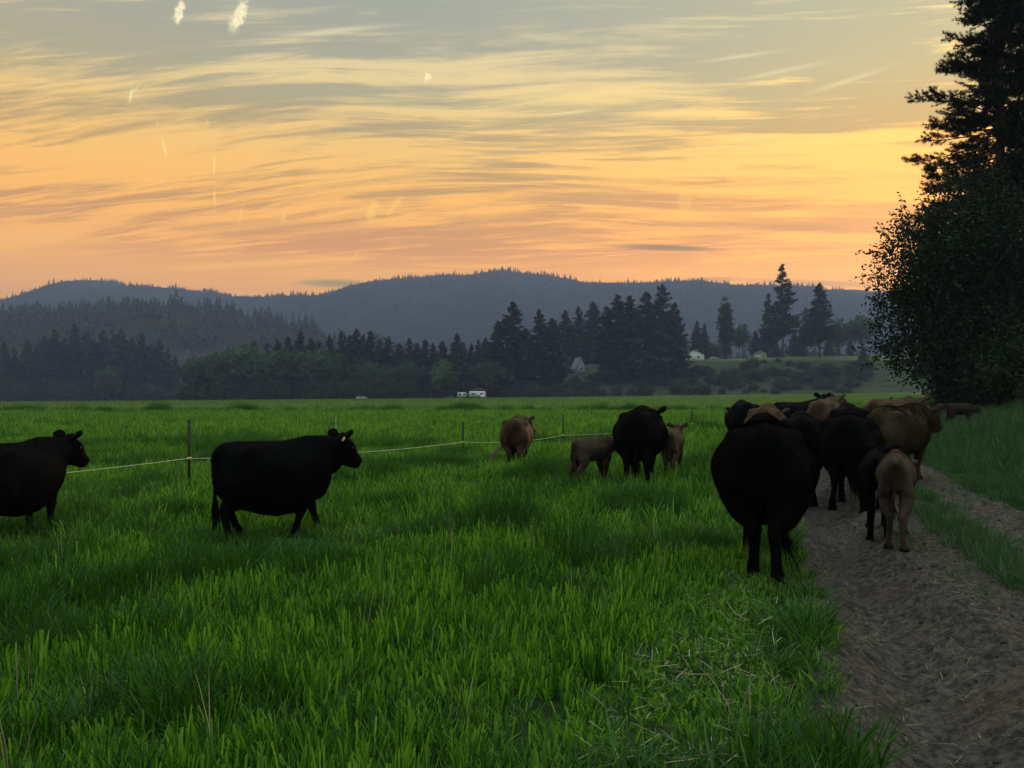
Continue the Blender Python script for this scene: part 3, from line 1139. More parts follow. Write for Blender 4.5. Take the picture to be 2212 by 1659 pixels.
def build_midground_trees():
    random.seed(4)
    rr = random.Random(8)
    C = 'conifer_tree'
    # dim wood on the west side of the field
    g1 = 'dim conifers of the hazy western wood'
    for (x, y) in [(-60, 730), (-20, 742), (8, 738), (30, 752), (58, 735), (78, 748), (97, 726), (118, 712), (138, 730), (186, 718), (203, 736), (222, 714), (246, 726),
                   (262, 712), (285, 730), (306, 722), (325, 745), (344, 735), (362, 752), (378, 768)]:
        place(x, y, 452 + rr.random() * 30, 'conifer', rr.randrange(6), 'dim olive conifer among the hazy wood under the low dark hill', 'tree', g1, C, 1.15)
    for (x, y) in [(0, 790), (46, 785), (88, 790), (128, 780), (172, 788), (210, 782), (252, 778), (296, 790), (338, 800), (370, 808)]:
        place(x, y, 442 + rr.random() * 8, 'conifer', rr.randrange(6), 'shorter dim conifer filling the hazy wood under the low dark hill', 'tree', 'shorter conifers of the hazy western wood', C, 1.3)
    place(160, 702, 460, 'conifer', 1, 'tallest narrow conifer of the dim hazy wood under the low dark hill', 'tree', None, C, 1.1)
    B = 'broadleaf_tree'
    for (x, y) in [(-30, 815), (20, 812), (62, 822), (108, 818), (175, 828), (292, 832), (320, 826), (352, 836), (380, 842)]:
        place(x, y, 424 + rr.random() * 8, 'bush', rr.randrange(3), 'green bushy tree at the grassy foot of the hazy conifer wood', 'tree', 'bushy trees along the foot of the western wood', 'bushy_tree', .8)
    place(236, 786, 420, 'broad', 1, 'rounded leafy tree standing proud of the hazy conifer wood', 'tree', None, B, .95)
    place(142, 822, 418, 'bush', 1, 'low dome shaped bush below the tallest conifer of the hazy wood', 'bush', None, 'dome_bush', .9)
    # leafy grove
    g2 = 'leafy trees of the dark grove in the middle distance'
    for (x, y) in [(425, 778), (446, 762), (470, 752), (500, 757), (520, 750), (545, 746), (575, 752), (612, 752), (640, 757), (668, 750), (700, 757), (730, 770), (765, 775), (800, 782), (830, 790)]:
        place(x, y - 12 + 22 * rr.random(), 318 + rr.random() * 14, 'broad', rr.randrange(4), 'dark green leafy tree of the dense grove at the edge of the field', 'tree', g2, B, 1.05)
    for k in range(24):
        place(412 + k * 20, 812 + rr.random() * 14, 314 + rr.random() * 3, 'bush', rr.randrange(3), 'dark bush hemming the foot of the leafy grove beside the field', 'bush', 'bushes along the foot of the grove', 'edge_bush', .95)
    g3 = 'conifers rising out of the leafy grove'
    for (x, y) in [(548, 738), (578, 742), (600, 735), (622, 728), (648, 717), (672, 732), (690, 738), (712, 726), (738, 716), (756, 726), (785, 724), (800, 716), (820, 735), (838, 728)]:
        place(x, y, 338 + rr.random() * 10, 'conifer', rr.randrange(6), 'dark conifer poking out above the leafy grove', 'tree', g3, C, 1.2)
    place(770, 712, 332, 'conifer', 0, 'tallest conifer poking out above the leafy grove', 'tree', None, C, 1.2)
    # between the grove and the bluff
    g4 = 'conifers in the gap between the grove and the bluff'
    for (x, y) in [(862, 742), (884, 732), (900, 742), (918, 735), (936, 742), (955, 738), (1000, 740), (1018, 744), (1034, 735), (1050, 730), (1066, 745)]:
        place(x, y, 335 + rr.random() * 20, 'conifer', rr.randrange(6), 'mid height conifer in the dark gap between grove and bluff', 'tree', g4, C, 1.25)
    for (x, y) in [(880, 775), (1010, 785), (1040, 780), (1062, 775)]:
        place(x, y, 330, 'broad', rr.randrange(4), 'dark leafy tree in the gap between grove and bluff', 'tree', 'dark leafy trees between grove and bluff', B, 1.0)
    place(987, 722, 326, 'conifer', 2, 'dense dark conifer behind the pale green round tree', 'tree', None, C, 1.15)
    place(957, 774, 321, 'pale', 0, 'pale green round tree brighter than all the trees beside it', 'tree', None, B, 1.0)
    for k in range(18):
        x = 925 + k * 27 + rr.random() * 8
        if 985 < x < 1065:
            continue
        place(x, 828 + rr.random() * 14, 319 + rr.random() * 4, 'bush', rr.randrange(3), 'dark bush in the hedge at the foot of the bluff beside the field', 'bush', 'hedge bushes at the foot of the bluff', 'hedge_bush', 1.0)
    # conifer stand on the bluff
    place(1108, 654, 338, 'conifer', 0, 'pointed dark spire conifer leading the stand on the bluff', 'tree', None, C, 1.4)
    place(1078, 694, 336, 'conifer', 3, 'lower conifer hugging the pointed spire conifer at the edge of the stand', 'tree', None, C, 1.4)
    place(1430, 617, 362, 'conifer', 2, 'tallest broad conifer of the dense stand near the white house', 'tree', None, C, 1.3)
    place(1458, 654, 374, 'conifer', 5, 'open conifer standing in front of the white gabled house', 'tree', None, C, 1.15)
    g5 = 'conifers of the dense stand on the bluff'
    for (x, y) in [(1138, 712), (1166, 670), (1194, 688), (1222, 672), (1250, 664), (1282, 652), (1312, 664), (1334, 638), (1361, 640), (1398, 632), (1448, 672)]:
        place(x, y, 345 + rr.random() * 18 + (62 if 1205 < x < 1305 else 0), 'conifer', rr.randrange(6), 'dark tall conifer in the dense stand behind the bluff bushes', 'tree', g5, C, 1.4)
    for (x, y) in [(1150, 740), (1180, 738), (1212, 735), (1240, 742), (1300, 720), (1322, 700), (1348, 700), (1380, 700), (1412, 700), (1440, 720), (1130, 760), (1272, 728)]:
        place(x, y, 352 + rr.random() * 6 + (62 if 1205 < x < 1305 else 0), 'conifer', rr.randrange(6), 'shorter conifer packed into the dense stand behind the bluff bushes', 'tree', 'shorter conifers packed into the bluff stand', C, 1.6)
    # terrace and eastern bluff
    place(1506, 694, 420, 'conifer', 0, 'small pointed conifer just behind the white gabled house', 'tree', None, C, 1.15)
    place(1522, 700, 416, 'conifer', 1, 'smallest pointed conifer between white house and columnar poplar', 'tree', None, C, 1.2)
    place(1567, 640, 408, 'poplar', 0, 'single tall columnar poplar beside the white house', 'tree', None, 'poplar_tree', 1.45)
    place(1545, 740, 409, 'bush', 0, 'bush tucked against the foot of the columnar poplar', 'bush', None, 'terrace_bush', .7)
    place(1605, 696, 415, 'broad', 2, 'small oval tree between the poplar and the lofty pine', 'tree', None, B, .75)
    place(1692, 571, 392, 'pine', 0, 'loftiest lone pine with open crown and bare lower trunk', 'tree', None, 'pine_tree', .95)
    place(1661, 634, 398, 'pine', 1, 'sparse pine leaning close to the loftiest pine', 'tree', None, 'pine_tree', .85)
    place(1771, 612, 390, 'conifer', 5, 'big tiered fir on the eastern end of the bluff', 'tree', None, C, 1.15)
    place(1742, 664, 400, 'pine', 2, 'ragged pine half hidden behind the big tiered fir', 'tree', None, 'pine_tree', 1.0)
    place(1812, 684, 402, 'broad', 3, 'rounded leafy tree beside the big tiered fir', 'tree', None, B, 1.1)
    place(1862, 676, 398, 'broad', 0, 'loose leafy tree on the bluff seen past the big dark tree by the track', 'tree', None, B, 1.0)
    for (x, y) in [(1632, 715), (1650, 712), (1672, 718), (1716, 710), (1728, 722), (1790, 730), (1838, 726)]:
        place(x, y, 425 + rr.random() * 10, 'conifer', rr.randrange(6), 'low hazy conifer behind the pines on the terrace', 'tree', 'low conifers behind the terrace pines', C, 1.4)
    place(1865, 752, 358, 'conifer', 2, 'small conifer alone on the grassy slope of the bluff', 'tree', None, C, 1.5)
    # brush on the bluff
    brush = [(1500, 792), (1530, 800), (1470, 800), (1440, 806), (1650, 772), (1680, 770), (1705, 778), (1735, 785), (1625, 780), (1760, 790), (1790, 800), (1690, 800), (1660, 800),
             (1630, 808), (1720, 812), (1750, 815), (1600, 808), (1570, 818), (1540, 815), (1780, 828), (1700, 830), (1650, 835), (1610, 838), (1560, 840), (1820, 838), (1500, 838),
             (1410, 818), (1380, 822), (1350, 812), (1320, 815), (1290, 812), (1240, 818), (1210, 815), (1800, 815), (1850, 822)]
    brush += [(1180 + 690 * rr.random(), 786 + 58 * rr.random()) for k in range(45)]
    for (x, y) in brush:
        px, row = x * S22, (y + 12) * S22
        yy = np.linspace(316, 410, 400)
        rows = HY - (surf(at(px, yy), yy) - CAM_H) / yy * FPX
        Y = float(yy[np.argmin(np.abs(rows - row))])
        tree('bush', rr.randrange(3), float(at(px, Y)), Y, 1.8 + 4.6 * rr.random() ** 1.3, .9 + .7 * rr.random(), 'dark scrubby bush growing on the grassy face of the bluff', 'bush',
             'scrub bushes on the face of the bluff', 'scrub_bush')


def hill_forest(name, f, n, y0, yr, hmin, hmax, uspan, ridge_frac, seed):
    g = np.random.RandomState(seed)
    protos = []
    for i in range(4):
        V, T = [], []
        q = np.random.RandomState(seed * 10 + i)
        k = 0
        for lv in range(7):
            z0 = .08 + .9 * lv / 7
            r = (.20 * (1 - lv / 7.2) + .02) * (.75 + .5 * q.rand())
            for s in range(5):
                a = q.rand() * 6.283
                d = np.array([math.cos(a), math.sin(a), 0])
                e = np.array([-d[1], d[0], 0]) * r * .6
                V += [(0, 0, z0 + .17), tuple(d * r + e + [0, 0, z0 - .03]), tuple(d * r * 1.1 - e + [0, 0, z0])]
                T += [q.rand()] * 3
                k += 3
        V += [(-.012, 0, -.1), (.012, 0, -.1), (0, 0, .5), (0, -.012, -.1), (0, .012, -.1), (0, 0, .5)]
        T += [.1] * 6
        me = np_mesh('hill_conifer', np.array(V), np.arange(len(V)).reshape(-1, 3))
        set_attr(me, 'tint', 'FLOAT', np.array(T, np.float32))
        protos.append(proto('hill_conifer', me, M['conifer']))
    nr = int(n * ridge_frac)
    yy = np.concatenate([y0 + (yr - y0) * g.rand(n - nr) ** .8, yr + g.randn(nr) * yr * .012])
    xx = (g.rand(n) * (uspan[1] - uspan[0]) + uspan[0]) * yr
    keep = fbm(xx / (yr * .03), yy / (yr * .03) + 5, 3) > -.55
    xx, yy = xx[keep], yy[keep]
    P = np.stack([xx, yy, np.maximum(f(xx, yy), ground(xx, yy)) - .5], -1)
    s = hmin + (hmax - hmin) * g.rand(len(xx)) ** 2.2
    s = s * np.clip(.8 + .55 * vnoise(xx / yr * 70, yy / yr * 40), .35, 1.4)
    w = s * (.75 + .5 * g.rand(len(xx)))
    scatter(name, P, np.stack([np.zeros(len(xx)), np.zeros(len(xx)), g.rand(len(xx)) * 6.283], -1), np.stack([w, w, s], -1), g.randint(0, 4, len(xx)), protos)


def near_broadleaf(name, x, y, ells, n, seed, label, leaf=.13, sprigs=60, sprig_dir=None):
    """a big leafy tree beside the track; ells are crown masses relative to its foot"""
    g = np.random.RandomState(seed)
    z0 = zs(x, y) - .1
    r = empty(name, (x, y, z0))
    tag(r, label, 'tree')
    P, t = clump_cloud(g, ells, n // 26, 26, .27, .38)
    tr = MB()
    H = max(e[2] + e[5] for e in ells)
    tr.tube([(0, 0, -.3), (0, 0, .3), (.05, .05, 1.5), (.2, 0, H * .4), (.3, .1, H * .7)], [.36, .28, .24, .16, .06], n=10)
    tips = []
    for e in ells:
        for k in range(7):
            d = g.randn(3)
            d /= np.linalg.norm(d)
            tip = np.array(e[:3]) + d * np.array(e[3:]) * .9
            st = np.array([.1, .05, 1.2 + (H * .45) * g.rand()])
            mid = (st + tip) / 2 + np.array([0, 0, .4])
            tr.tube([st, mid, tip], [.08, .045, .012], n=6)
    # thin leafy shoots past the outline
    sp, st_ = [], []
    for k in range(sprigs):
        e = ells[g.randint(len(ells))]
        d = g.randn(3)
        d /= np.linalg.norm(d)
        b = np.array(e[:3]) + d * np.array(e[3:]) * .92
        dirn = d + np.array([0, 0, .35]) + g.randn(3) * .25
        dirn /= np.linalg.norm(dirn)
        L = .5 + 1.0 * g.rand()
        m = int(L / .055)
        s = np.linspace(0, L, m)
        pts = b[None] + dirn[None] * s[:, None] + np.array([0, 0, -.10])[None] * (s ** 2)[:, None]
        tr.tube(pts[:: max(1, m // 4)], np.linspace(.012, .005, len(pts[:: max(1, m // 4)])), n=4)
        sp.append(pts + g.randn(m, 3) * .07)
        st_.append(np.full(m, g.rand()))
    if sp:
        P = np.concatenate([P] + sp)
        t = np.concatenate([t] + st_)
    keep = P[:, 2] > .25
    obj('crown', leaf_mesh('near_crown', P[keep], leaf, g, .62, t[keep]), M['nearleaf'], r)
    obj('trunk', tr.mesh('near_trunk', True), M['bark'], r)
    return r


def near_pine(x, y, H, zlow, seed, label):
    g = np.random.RandomState(seed)
    z0 = zs(x, y) - .1
    r = empty('pine_tree', (x, y, z0))
    tag(r, label, 'tree')
    tr = MB()
    tr.tube([(0, 0, -.3), (0, 0, .5), (.1, 0, H * .5), (0, .1, H)], [.42, .34, .2, .02], n=10)
    tips, dirs = [], []
    nb = 480
    for k in range(nb):
        t = (k + g.rand()) / nb
        z = zlow + (H - zlow) * t
        az = g.rand() * 6.283
        L = (4.1 * (1 - ((z - zlow) / (H - zlow + 1)) ** 1.5) + .3) * (.55 + .55 * g.rand()) * (.95 + .55 * float(vnoise(az * 1.6 + seed, z * .42)))
        d = np.array([math.cos(az), math.sin(az), 0])
        sl = .05 + .25 * t + .12 * g.randn()
        s = np.linspace(0, 1, 7)
        pts = np.array([0, 0, z])[None] + d[None] * (L * s)[:, None] + np.array([0, 0, 1.0])[None] * (L * (sl * s - .22 * s ** 2 + .16 * s ** 4))[:, None]
        pts += np.array([-d[1], d[0], 0])[None] * (g.randn() * .12 * L * s ** 2)[:, None]
        tr.tube(pts, np.linspace(.055, .012, 7) * (.5 + .5 * L / 5), n=5)
        # twigs
        for q in range(int(7 + L * 5.0)):
            f = .28 + .72 * g.rand() ** .7
            i = min(5, int(f * 6))
            b = pts[i] + (pts[i + 1] - pts[i]) * (f * 6 - i)
            sd = np.array([-d[1], d[0], 0]) * (1 if g.rand() < .5 else -1)
            td = d * (.5 + .5 * g.rand()) + sd * (.8 * g.rand()) + np.array([0, 0, -.15 + .95 * g.rand()])
            td /= np.linalg.norm(td)
            tl = (.3 + .8 * g.rand()) * (1.2 - .5 * f)
            tr.tube([b, b + td * tl], [.012, .006], n=4)
            for w in range(int(2 + tl * 5)):
                u = .3 + .7 * (w + g.rand()) / int(2 + tl * 5)
                tips.append(b + td * tl * min(u, 1) + g.randn(3) * .03)
                dirs.append(td)
    tips, dirs = np.array(tips), np.array(dirs)
    n, m = len(tips), 16
    nd = dirs[:, None] * .75 + g.randn(n, m, 3) * .55
    nd /= np.linalg.norm(nd, axis=2)[..., None]
    ln = .15 + .09 * g.rand(n, m)
    w = np.cross(nd, g.randn(n, m, 3))
    w /= np.linalg.norm(w, axis=2)[..., None]
    b = np.broadcast_to(tips[:, None], nd.shape)
    V = np.stack([b - w * .012, b + w * .012, b + nd * ln[..., None]], 2).reshape(-1, 3)
    me = np_mesh('pine_crown', V, np.arange(len(V)).reshape(-1, 3))
    set_attr(me, 'tint', 'FLOAT', np.repeat(g.rand(n), m * 3).astype(np.float32))
    obj('crown', me, M['pineneedle'], r)
    obj('trunk', tr.mesh('pine_trunk', True), M['bark'], r)


def build_near_trees():
    k = 38 / FPX
    X0, Y0 = at(940, 38), 38.0

    def ell(px, py, rx, rz, dep=3.2, dy=0.0, ox=X0):
        z = zs(ox, Y0) - .1
        return (at(px, 38) - ox, dy, atz(py, 38) - z, rx * k, dep, rz * k)
    near_broadleaf('broadleaf_tree', X0, Y0, [ell(922, 262, 44, 50), ell(920, 330, 44, 52), ell(962, 235, 52, 52), ell(975, 300, 60, 72, 3.5, 1), ell(955, 355, 55, 46, 3.2, -1)],
                   46000, 3, 'big dark leafy tree hanging over the herd at the edge of the track', .16, 190)
    X1, Y1 = at(1010, 41), 41.0
    near_broadleaf('broadleaf_tree', X1, Y1, [(-1.2, 0, 9.2, 2.8, 3, 4.6), (1.5, 0, 11.0, 3.2, 3, 5.5), (0, -1, 4.5, 4.5, 3, 3.4), (4, 0, 7.5, 4, 3, 6.0)],
                   60000, 4, 'dark leafy tree under the tall pine at the edge of the frame', .14, 60)
    near_pine(at(1001, 42), 42.0, 34.0, 5.5, 6, 'tall dark pine with spiky tufted boughs against the bright sky')
    near_pine(at(1042, 44), 44.0, 35.0, 6.0, 9, 'second tall pine showing only its boughs at the edge of the frame')
    for i, (px, Y, s) in enumerate([(962, 37, 1.0), (990, 35, 1.15), (1022, 33, 1.25), (1050, 34, 1.3)]):
        x = at(px, Y)
        near_broadleaf('shrub', x, Y, [(0, 0, 1.3 * s, 1.7 * s, 1.4, 1.2 * s), (.8, .4, 1.8 * s, 1.2 * s, 1.2, 1.2 * s)], 5200, 20 + i,
                       ['dark shrub under the big leafy tree just past its trunk', 'dark shrub second along from the big leafy trunk', 'dark shrub third along from the big leafy trunk',
                        'dark shrub farthest from the big leafy trunk'][i], .14, 10)['category'] = 'shrub'


# ------------------------------------------------------------------ cattle


def rot_vec(v, yaw, pitch):
    """local forward is +X; yaw turns to the animal's left, pitch raises"""
    m = Matrix.Rotation(yaw, 3, 'Z') @ Matrix.Rotation(-pitch, 3, 'Y')
    return np.array(m @ Vector(v))


def cattle(name, label, x, y, heading, height=1.35, young=False, fat=1.0, m='black', yaw=0.0, pitch=-.45, lift=0.0, legs=(0, 0, 0, 0), spread=1.0,
           tail=0.0, tailkick=0.0, deep=1.0, voxel=.020, coat=0, coatlen=.025, group='cattle walking off along the track', eyes=False, eartag=False, hooves=True, drop=0.0, tip=None):
    g = np.random.RandomState(int(abs(x * 100) + abs(y * 37)) % 9973)
    mb = MB()
    wq = fat * (1.0 if not young else .62)
    hb = 1.0 if not young else .62
    ht = 1.0 if not young else .86
    # trunk: x, centre z, half width, up, down
    prof = [(-.80, 1.06, .10, .10, .18), (-.77, 1.04, .20, .20, .32), (-.70, 1.02, .28, .275, .42), (-.56, .99, .345, .325, .46), (-.38, .97, .395, .365, .45),
            (-.18, .94, .445, .395, .46), (.02, .92, .475, .415, .47), (.20, .92, .465, .415, .46), (.38, .95, .41, .395, .45), (.52, .98, .355, .375, .46), (.64, .99, .295, .32, .44),
            (.74, .97, .21, .23, .34), (.79, .95, .10, .12, .20)]
    n = 28
    th = np.linspace(0, 2 * math.pi, n, endpoint=False)
    V = []
    for (px, zc, hw, up, dn) in prof:
        if young:
            zc = 1.36 - (1.36 - zc) * .80
        cs, sn = np.cos(th), np.sin(th)
        # narrow along the spine, full below the middle
        pinch = np.where(sn > 0, 1 - .33 * np.abs(sn) ** 1.4, 1 - .04 * np.abs(sn))
        yy = hw * wq * np.sign(cs) * np.abs(cs) ** .9 * pinch
        mid_ = math.exp(-(abs(px + .02) / .60) ** 3)
        zz = zc + np.where(sn > 0, up * ht * np.sign(sn) * np.abs(sn) ** .95, dn * hb * (1 + (deep - 1) * mid_) * sn)
        V.append(np.stack([np.full(n, px * (.94 if young else 1)), yy, zz], -1))
    V = np.array(V)
    r_ = len(prof)
    i = np.arange(r_ - 1)[:, None] * n
    j = np.arange(n)[None]
    q = np.stack([i + j, i + (j + 1) % n, i + n + (j + 1) % n, i + n + j], -1).reshape(-1, 4)
    b0 = mb.n
    mb.add(V.reshape(-1, 3), q)
    kk = mb.n
    mb.V.append(np.array([V[0].mean(0), V[-1].mean(0)]))
    mb.n += 2
    jj = np.arange(n)
    mb.F[3].append(np.stack([b0 + (jj + 1) % n, b0 + jj, np.full(n, kk)], -1))
    e = b0 + (r_ - 1) * n
    mb.F[3].append(np.stack([e + jj, e + (jj + 1) % n, np.full(n, kk + 1)], -1))
    # hooks (hip bones) and tail head
    if not young:
        for s in (-1, 1):
            mb.ball((-.40, s * .245, 1.20), (.17, .10, .085), 7)
            mb.ball((-.66, s * .10, 1.13), (.12, .08, .12), 7)
            mb.ball((-.62, s * .155 * min(1, wq), .84), (.17, .125, .27), 8)
    mb.tube([(-.25, 0, 1.285), (-.52, 0, 1.295), (-.70, 0, 1.275), (-.79, 0, 1.20)], [.05, .065, .065, .055], n=10)
    kz = 1.0
    lw = 1.0 if not young else .85
    feet = []
    ls = .80 * min(1, wq ** .4) * (1 if not young else .86)
    # hind legs (s = +1 is the animal's left); legs = swing of hind left, hind right, fore left, fore right
    for s, sw in ((1, legs[0]), (-1, legs[1])):
        yb = .215 * ls
        P = np.array([(-.58, s * yb * .95, 1.02), (-.56, s * yb * 1.12, .84), (-.54, s * yb * 1.10, .68), (-.66, s * yb * .92, .55), (-.76, s * yb * .76 * spread, .45),
                      (-.75, s * yb * .80 * spread, .31), (-.73, s * yb * .90 * spread, .17), (-.705, s * yb * .95 * spread, .11), (-.68, s * yb * .98 * spread, .035)])
        P[:, 0] += .03 + sw * np.clip((.95 - P[:, 2]) / .95, 0, 1)
        P[:, 2] += np.where(P[:, 2] < .5, max(0, abs(sw) - .16) * .25, 0)
        ra = np.array([.15, .17, .145, .09, .062, .048, .05, .058, .055]) * (lw if not young else np.array([.55, .62, .70, .85, .85, .85, .85, .85, .85]))
        rb = np.array([.20, .24, .20, .125, .085, .058, .056, .065, .075]) * (lw if not young else .78)
        if not young:
            k_ = np.array([1.2, 1.2, 1.2, 1.12, 1.0, .92, .92, .95, 1.0])
            ra, rb = ra * k_, rb * k_
        mb.tube(P, ra, rb, 12)
        feet.append(P[-1])
    for s, sw in ((1, legs[2]), (-1, legs[3])):
        yb = .21 * ls
        P = np.array([(.55, s * yb * 1.05, 1.0), (.54, s * yb * 1.1, .80), (.50, s * yb * 1.05, .64), (.52, s * yb, .50), (.53, s * yb * .95, .39), (.53, s * yb * .92, .27),
                      (.535, s * yb * .92, .16), (.55, s * yb * .92, .10), (.58, s * yb * .92, .035)])
        P[:, 0] += -.05 + sw * np.clip((.8 - P[:, 2]) / .8, 0, 1)
        ra = np.array([.12, .13, .105, .078, .068, .046, .05, .056, .055]) * (lw if not young else np.array([.5, .6, .75, .85, .85, .85, .85, .85, .85]))
        rb = np.array([.19, .19, .14, .09, .072, .05, .054, .062, .072]) * lw
        mb.tube(P, ra, rb, 12)
        feet.append(P[-1])
    # dewlap, brisket and udder
    mb.ball((.60, 0, .66 if not young else .86), (.17, .13, .18) if not young else (.12, .09, .11), 8)
    if not young:
        mb.ball((-.42, 0, .56), (.15, .13, .12), 8)
    # neck and head
    hs = 1.0 if not young else .88
    nb = np.array([.50, 0, 1.08])
    sw = rot_vec((1, 0, 0), yaw * .5, 0)
    nl = .47 if not young else .44
    poll = nb + np.array([sw[0] * nl, sw[1] * nl, .20 + lift])
    mid = nb * .45 + poll * .55 + np.array([.05, 0, -.03])
    nr = 1.0 if not young else .70
    mb.tube([nb - [.20, 0, .04], nb, mid, poll - [0, 0, .03]], np.array([.24, .22, .165, .12]) * nr, np.array([.33, .33, .25, .16]) * nr, 14)
    mb.ball(mid - [0, 0, .10 * nr], np.array([.20, .13, .22]) * nr, 8)
    f = rot_vec((1, 0, 0), yaw, pitch)
    sd = rot_vec((0, 1, 0), yaw, 0)
    up = np.cross(f, sd)
    HP = lambda a, b_, c: poll + (f * a + sd * b_ + up * c) * hs
    hp = [HP(-.07, 0, -.02), HP(.0, 0, -.01), HP(.08, 0, -.02), HP(.16, 0, -.035), HP(.24, 0, -.06), HP(.32, 0, -.08), HP(.38, 0, -.085), HP(.425, 0, -.085)]
    mb.tube(hp, np.array([.09, .125, .135, .125, .10, .088, .092, .066]) * hs, np.array([.11, .15, .165, .155, .125, .105, .102, .066]) * hs, 14, side=sd)
    mb.tube([HP(.02, 0, -.14), HP(.18, 0, -.17), HP(.34, 0, -.14)], np.array([.08, .075, .05]) * hs, n=10, side=sd)
    mb.ball(HP(-.02, 0, .11), np.array([.08, .075, .07]) * hs, 7)
    for s in (-1, 1):
        mb.ball(HP(.11, s * .105, .06), .045 * hs, 7)                       # brow
        mb.ball(HP(.39, s * .05, -.04), .035 * hs, 6)                     # nostril rim
        pts = [HP(-.03, s * .08, .07), HP(-.055, s * .15, .095), HP(-.08, s * .22, .125), HP(-.095, s * .29, .135), HP(-.10, s * .355, .13)]
        mb.tube(pts, np.array([.038, .066, .084, .078, .036]) * hs, np.array([.032, .031, .031, .029, .022]) * hs, 12, side=up)
    # tail hangs from the tail head, kept in the body mesh; the switch of long hair is a child
    zt = .52 if not young else .62
    tp = [np.array([-.74, 0, 1.25]), np.array([-.805, 0, 1.17]), np.array([-.815, tail * .15, 1.0]), np.array([-.80, tail * .4, .80]), np.array([-.785, tail * .8, zt])]
    if young:
        tp = [p * np.array([.885, 1, 1]) for p in tp]
    mb.tube(tp, [.05, .040, .031, .027, .024], n=8)
    me = mb.mesh(name)
    o = bpy.data.objects.new(name, me)
    col.objects.link(o)
    md = o.modifiers.new('r', 'REMESH')
    md.mode = 'VOXEL'
    md.voxel_size = voxel * (1.0 if not young else .8)
    ms = o.modifiers.new('s', 'SMOOTH')
    ms.factor = .5
    ms.iterations = 9 if not young else 6
    dg = bpy.context.evaluated_depsgraph_get()
    new = bpy.data.meshes.new_from_object(o.evaluated_get(dg))
    o.modifiers.clear()
    o.data = new
    new.name = name
    bpy.data.meshes.remove(me)
    nv = len(new.vertices)
    co = np.empty(nv * 3, np.float32)
    new.vertices.foreach_get('co', co)
    co = co.reshape(-1, 3)
    # let the masses of the trunk flow into each other; limbs and head stay crisp
    ne = len(new.edges)
    ed = np.empty(ne * 2, np.int32)
    new.edges.foreach_get('vertices', ed)
    ed = ed.reshape(-1, 2)
    deg = np.bincount(ed.ravel(), minlength=nv)[:, None].astype(np.float32)
    zl = .62 if not young else .70
    wgt = (sm(zl, zl + .22, co[:, 2]) * (1 - sm(.50, .68, co[:, 0])) * (1 - sm(-.79, -.84, co[:, 0])))[:, None] * .6
    for _ in range(int(26 * (.02 / voxel) ** 1.5)):
        acc = np.stack([np.bincount(ed[:, 0], co[ed[:, 1], a], nv) + np.bincount(ed[:, 1], co[ed[:, 0], a], nv) for a in range(3)], -1)
        co = co + wgt * (acc / deg - co)
    # muscle and loose skin
    co[:, 1] *= 1 + .025 * vnoise(co[:, 0] * 6 + 3, co[:, 2] * 5)
    co[:, 2] += .006 * vnoise(co[:, 0] * 9, co[:, 1] * 9)
    new.vertices.foreach_set('co', co.ravel())
    smooth_shade(new)
    new.materials.append(M[m])
    sca = height / 1.355
    z = zs(x, y) - drop
    o.location = (x, y, z)
    o.scale = (sca,) * 3
    o.rotation_euler = (0, 0, R(90 - heading))
    tag(o, label, 'calf' if young else 'cow', group)
    if hooves:
        for k, p in enumerate(feet):
            h = MB()
            for s in (-1, 1):
                h.tube([p + [-.01, s * .026, .055], p + [.01, s * .029, .02], p + [.03, s * .030, -.03]], [.030, .036, .040], [.045, .055, .062], 8)
            obj('hoof', h.mesh('hoof', True), M['hoof'], o)
    if eyes:
        for s in (-1, 1):
            h = MB()
            h.ball(HP(.135, s * .122, .025), .022 * hs, 7)
            obj('eye', h.mesh('eye', True), M['eye'], o)
    if eartag:
        h = MB()
        c = HP(-.07, -.20, .07)
        fw = -f
        h.tube([c + fw * .02 + up * .01, c + fw * .024 - up * .07], [.034, .034], [.004, .004], 8, side=np.cross(fw, up))
        obj('ear_tag', h.mesh('ear_tag'), M['eartag'], o)
    # switch
    ng_ = 90 if not young else 40
    b = tp[-1] + np.array([0, 0, .12])
    ax = np.array([0.0, tailkick, -1.0 + .4 * abs(tailkick)])
    ax /= np.linalg.norm(ax)
    d = ax[None] + g.randn(ng_, 3) * .11
    L = (.20 + .26 * g.rand(ng_)) * (1 if not young else .6)
    st = b[None] + ax[None] * (.12 * g.rand(ng_))[:, None] + g.randn(ng_, 3) * .014
    m1 = st + d * (L * .5)[:, None]
    m2 = m1 + (d * .6 + np.array([.0, tailkick * .4, -.35])[None]) * (L * .55)[:, None] + g.randn(ng_, 3) * .03
    w = np.cross(d, g.randn(ng_, 3))
    w /= np.linalg.norm(w, axis=1)[:, None]
    w *= .006
    VV = np.stack([st - w, st + w, m1 - w, m1 + w, m2], 1).reshape(-1, 3)
    kx = np.arange(ng_) * 5
    FF = [np.stack([kx, kx + 1, kx + 3, kx + 2], -1), np.stack([kx + 2, kx + 3, kx + 4], -1)]
    obj('tail_switch', np_mesh('tail_switch', VV, FF), M[tip or m], o)
    # coat: short hairs lying back and down over the hide
    if coat:
        new.calc_loop_triangles()
        T = np.empty(len(new.loop_triangles) * 3, np.int32)
        new.loop_triangles.foreach_get('vertices', T)
        T = T.reshape(-1, 3)
        A, B, C = co[T[:, 0]], co[T[:, 1]], co[T[:, 2]]
        nn = np.cross(B - A, C - A)
        ar = np.linalg.norm(nn, axis=1)
        ix = g.choice(len(T), coat, p=ar / ar.sum())
        u, v = g.rand(coat, 1), g.rand(coat, 1)
        fl = u + v > 1
        u, v = np.where(fl, 1 - u, u), np.where(fl, 1 - v, v)
        p = A[ix] + (B - A)[ix] * u + (C - A)[ix] * v
